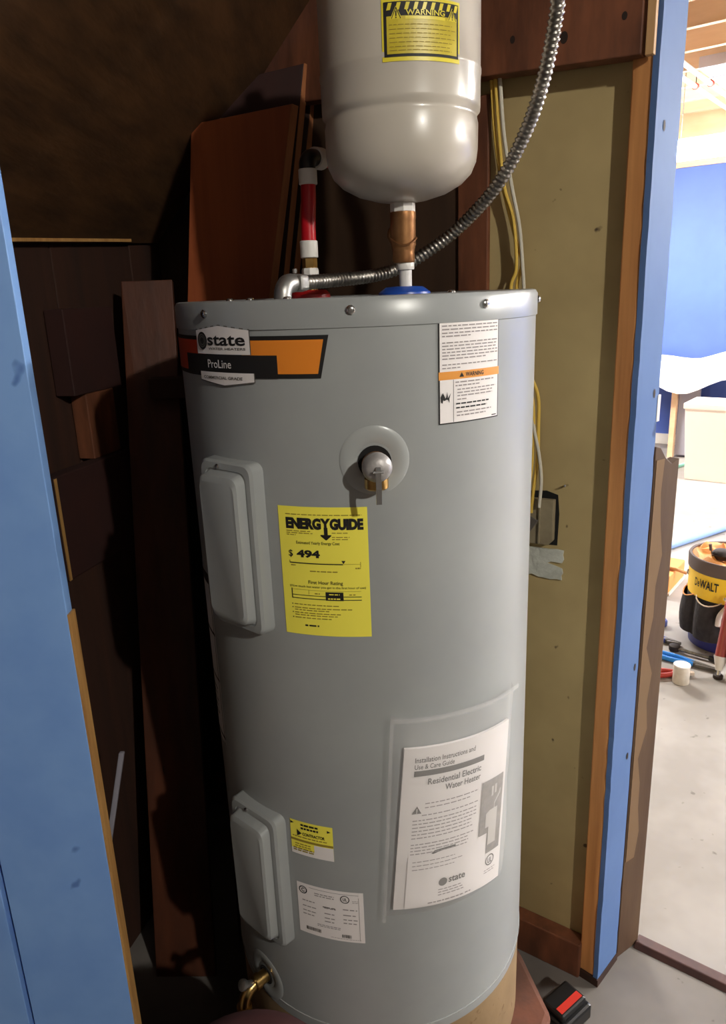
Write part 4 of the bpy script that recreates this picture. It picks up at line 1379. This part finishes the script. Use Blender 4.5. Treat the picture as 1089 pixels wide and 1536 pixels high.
plier((1.225, 2.50), (-.75, .66), 'toolblue', 'flap', 'light blue handled pliers lying behind the small white can', .30, .018)
plier((1.13, 2.435), (-.95, .10), 'toolred', 'cream', 'red handled pliers lying beside the small white can', .22, .02)
plier((1.20, 2.70), (-.75, .66), 'navy', 'flap', 'navy handled pliers lying nearest the tool bucket', .20, .02)
# ratchet
rg = thing('ratchet', (1.24, 2.62, 0), 'dark ratchet wrench lying between pliers and tool bucket', 'wrench')
obj('head', MB().lathe([(.017, .002), (.021, .006), (.021, .024), (.014, .028)], (1.205, 2.625, 0), 18), 'knot', rg, smooth=True)
obj('handle', MB().tube([(1.212, 2.615, .014), (1.305, 2.53, .012)], [.0075, .0065], 10), 'steel', rg, smooth=True)
obj('grip_end', MB().tube([(1.30, 2.535, .012), (1.33, 2.507, .012)], .010, 10), 'black', rg, smooth=True)
# blue snips blocks further back
for (x, y, r, lab) in ((1.235, 2.86, .035, 'blue tape roll lying behind the pliers near the bucket'), (1.17, 2.80, .03, 'blue tape roll half hidden by the brown board')):
    tag(obj('blue_tape_roll', MB().lathe([(r * .8, 0), (r, .004), (r, .022), (r * .85, .028), (r * .7, .024)], (x, y, 0), 18), 'navy', smooth=True), lab, 'tape roll')
pw = thing('putty_knife', (1.10, 2.70, 0), 'pale putty knife lying among the tools by the brown board', 'putty knife')
obj('blade', MB().prism([(1.13, 2.66, .002), (1.17, 2.685, .002), (1.11, 2.73, .002), (1.095, 2.705, .002)], Z * .003), 'cream', pw)
obj('handle', MB().tube([(1.105, 2.715, .010), (1.045, 2.76, .010)], .010, 10), 'wplastic', pw, smooth=True)

# caulk tube standing against the bucket, and carton
ct = thing('caulk_gun', (1.275, 2.40, 0), 'red see-through tube tool with white nozzle standing in front of the bucket', 'caulk gun')
obj('cartridge', MB().tube([(1.283, 2.42, .075), (1.330, 2.475, .255)], .021, 18), 'tube', ct, smooth=True)
obj('nozzle_base', MB().tube([(1.275, 2.408, .030), (1.284, 2.421, .080)], [.012, .024], 16), 'wplastic', ct, smooth=True)
obj('nozzle', MB().tube([(1.272, 2.403, .012), (1.278, 2.412, .04)], .008, 12), 'chrome', ct, smooth=True)
obj('foot_ring', MB().lathe([(.013, 0), (.017, .002), (.017, .014), (.012, .016)], (1.272, 2.403, 0), 16), 'knot', ct, smooth=True)
obj('top_block', MB().box((1.362, 2.49, .262), (.085, .05, .05), (.8, .5, -.3), (-.5, .8, 0), (.2, .1, .9)), 'cream', ct, bevel=.004)
obj('red_cap', MB().tube([(1.327, 2.471, .24), (1.335, 2.48, .262)], .0225, 16), 'toolred', ct, smooth=True)
wc = thing('white_carton', (1.33, 2.36, 0), 'white carton with a blue top standing at the frame edge by the bucket', 'carton')
obj('carton', MB().box((1.345, 2.375, .075), (.10, .06, .15), (.8, -.6, 0), (.6, .8, 0)), 'white', wc, bevel=.002)
obj('blue_top', MB().box((1.345, 2.375, .165), (.085, .05, .028), (.8, -.6, 0), (.6, .8, 0)), 'toolblue', wc, bevel=.003)
obj('barcode_patch', MB().box((1.305, 2.362, .022), (.028, .001, .018), (.8, -.6, 0), (.6, .8, 0)), 'dgrey', wc)

# orange tool case behind the bucket
oc = thing('orange_case', (1.42, 3.28, 0), 'orange case on the floor behind the tool bucket', 'case')
obj('case', MB().box((1.42, 3.30, .055), (.26, .14, .085), MD, WD), 'obox', oc, bevel=.006)
obj('case_foot', MB().box((1.42, 3.30, .0065), (.26, .15, .012), MD, WD), 'cream', oc)
obj('case_handle', MB().tube(spline([ST(-.93, 3.46, .085), ST(-.90, 3.43, .105), ST(-.84, 3.43, .105), ST(-.80, 3.46, .085)], 4), .008, 8), 'stud', oc, smooth=True)

# long pale blue pipe on the floor
tag(obj('blue_pipe', MB().tube([(1.2, 3.49, .02), (2.9, 4.555, .02)], .020, 14), 'paleblue', smooth=True), 'long pale blue pipe lying across the bright shop floor', 'pipe')
# hose strip near the bench
hz = spline([(2.35, 5.5, .012), (2.48, 5.6, .012), (2.58, 5.66, .012), (2.72, 5.62, .012), (2.95, 5.7, .012)], 6)
tag(obj('garden_hose', MB().tube(hz, .013, 10), 'green', smooth=True), 'pale green hose on the floor under the bench', 'hose')
# white bin
bnc = ST(-1.20, 5.72)
bn = thing('waste_bin', bnc, 'square white waste bin in front of the cloth covered bench', 'bin')
vs = []
for (hw, hh, z) in ((.165, .14, 0), (.195, .165, .52), (.205, .175, .52), (.205, .175, .56), (.19, .16, .56), (.16, .135, .02)):
    for sx, sy in ((-1, -1), (1, -1), (1, 1), (-1, 1)):
        vs.append(bnc + WD * (sx * hw) + MD * (sy * hh) + Z * z)
fs = []
for j in range(5):
    for i in range(4):
        i2 = (i + 1) % 4
        fs.append([j * 4 + i, j * 4 + i2, j * 4 + 4 + i2, j * 4 + 4 + i])
fs += [[3, 2, 1, 0], [20, 21, 22, 23]]
obj('bin_body', MB().add(vs, fs), 'binwhite', bn, bevel=.012)
obj('bin_grip', MB().box(bnc - MD * .158 + WD * .05 + Z * .45, (.12, .006, .03), WD, MD), 'cream', bn, bevel=.004)

# bench with drop cloth
bs = thing('work_bench', ST(-1.2, 6.4), 'work bench with brown leg and grey end panel against the blue wall', 'bench')
obj('bench_top', MB().prism([ST(-2.25, 6.08, .70), ST(.2, 6.08, .70), ST(.2, 6.76, .70), ST(-2.25, 6.76, .70)], Z * .035), 'joist', bs, bevel=.004)
obj('leg', MB().prism([ST(-1.68, 6.25, 0), ST(-1.64, 6.25, 0), ST(-1.64, 6.31, 0), ST(-1.68, 6.31, 0)], Z * .70), 'joist', bs)
obj('leg', MB().prism([ST(-2.22, 6.25, 0), ST(-2.18, 6.25, 0), ST(-2.18, 6.31, 0), ST(-2.22, 6.31, 0)], Z * .70), 'joist', bs)
obj('end_panel', MB().prism([ST(-1.635, 6.30, .02), ST(-1.48, 6.30, .02), ST(-1.48, 6.34, .02), ST(-1.635, 6.34, .02)], Z * .675), 'greypanel', bs)
obj('back_panel', MB().prism([ST(-1.475, 6.60, .02), ST(.15, 6.60, .02), ST(.15, 6.62, .02), ST(-1.475, 6.62, .02)], Z * .675), 'shopblue', bs)
N = 30
vs, fs = [], []
for i in range(N + 1):
    s = -2.2 + 2.3 * i / N
    drop = .11 + .05 * sin(4.2 * s + 1.2) + .02 * sin(11 * s)
    hgt = .77 + .05 * sin(3.1 * s + 4.2) + .02 * sin(9 * s)
    for (tt_, z) in ((6.045, hgt - .02 - max(drop, .03)), (6.05, hgt - .03), (6.07, hgt), (6.35, hgt + .05), (6.7, hgt + .03)):
        vs.append(ST(s, tt_ + .006 * sin(23 * s), z + (.735 - .70) * 0 + .02))
for i in range(N):
    for j in range(4):
        a = i * 5 + j
        fs.append([a, a + 1, a + 6, a + 5])
tag(obj('drop_cloth', MB().add(vs, fs), 'cloth', smooth=True, fix=False), 'crumpled white drop cloth draped over the bench in the shop', 'cloth')

# duct and pipes under the shop ceiling
dk = thing('air_duct', ST(-1.0, 5.3, 2.58), 'pale grey sheet metal duct under the shop joists', 'duct')
obj('duct_body', MB().prism([ST(-1.33, 4.95, 2.545), ST(-.7, 4.95, 2.545), ST(-.7, 5.72, 2.545), ST(-1.33, 5.72, 2.545)], Z * .06), 'duct', dk, bevel=.004)
for tt_ in (5.2, 5.46):
    obj('duct_seam', MB().prism([ST(-1.335, tt_, 2.54), ST(-.7, tt_, 2.54), ST(-.7, tt_ + .012, 2.54), ST(-1.335, tt_ + .012, 2.54)], Z * .006), 'duct', dk)
for s_, lab in ((-1.385, 'white ceiling pipe running beside the duct with a red hanger'), (-1.475, 'white ceiling pipe farther from the duct with a red hanger')):
    cpz = thing('ceiling_pipe', ST(s_, 4.6, 2.56), lab, 'pipe')
    obj('run', MB().tube([ST(s_, 3.2, 2.565), ST(s_, 6.7, 2.565)], .014, 12), 'wpipe', cpz, smooth=True)
    for tt_ in (4.2, 5.45, 6.5):
        obj('hanger', MB().lathe([(.019, 0), (.021, .004), (.021, .026), (.019, .03)], ST(s_, tt_, 2.565), 14, MD), 'redclip', cpz, smooth=True)
        obj('hanger_rod', MB().tube([ST(s_, tt_ + .015, 2.58), ST(s_, tt_ + .015, 2.80)], .0035, 6), 'black', cpz)
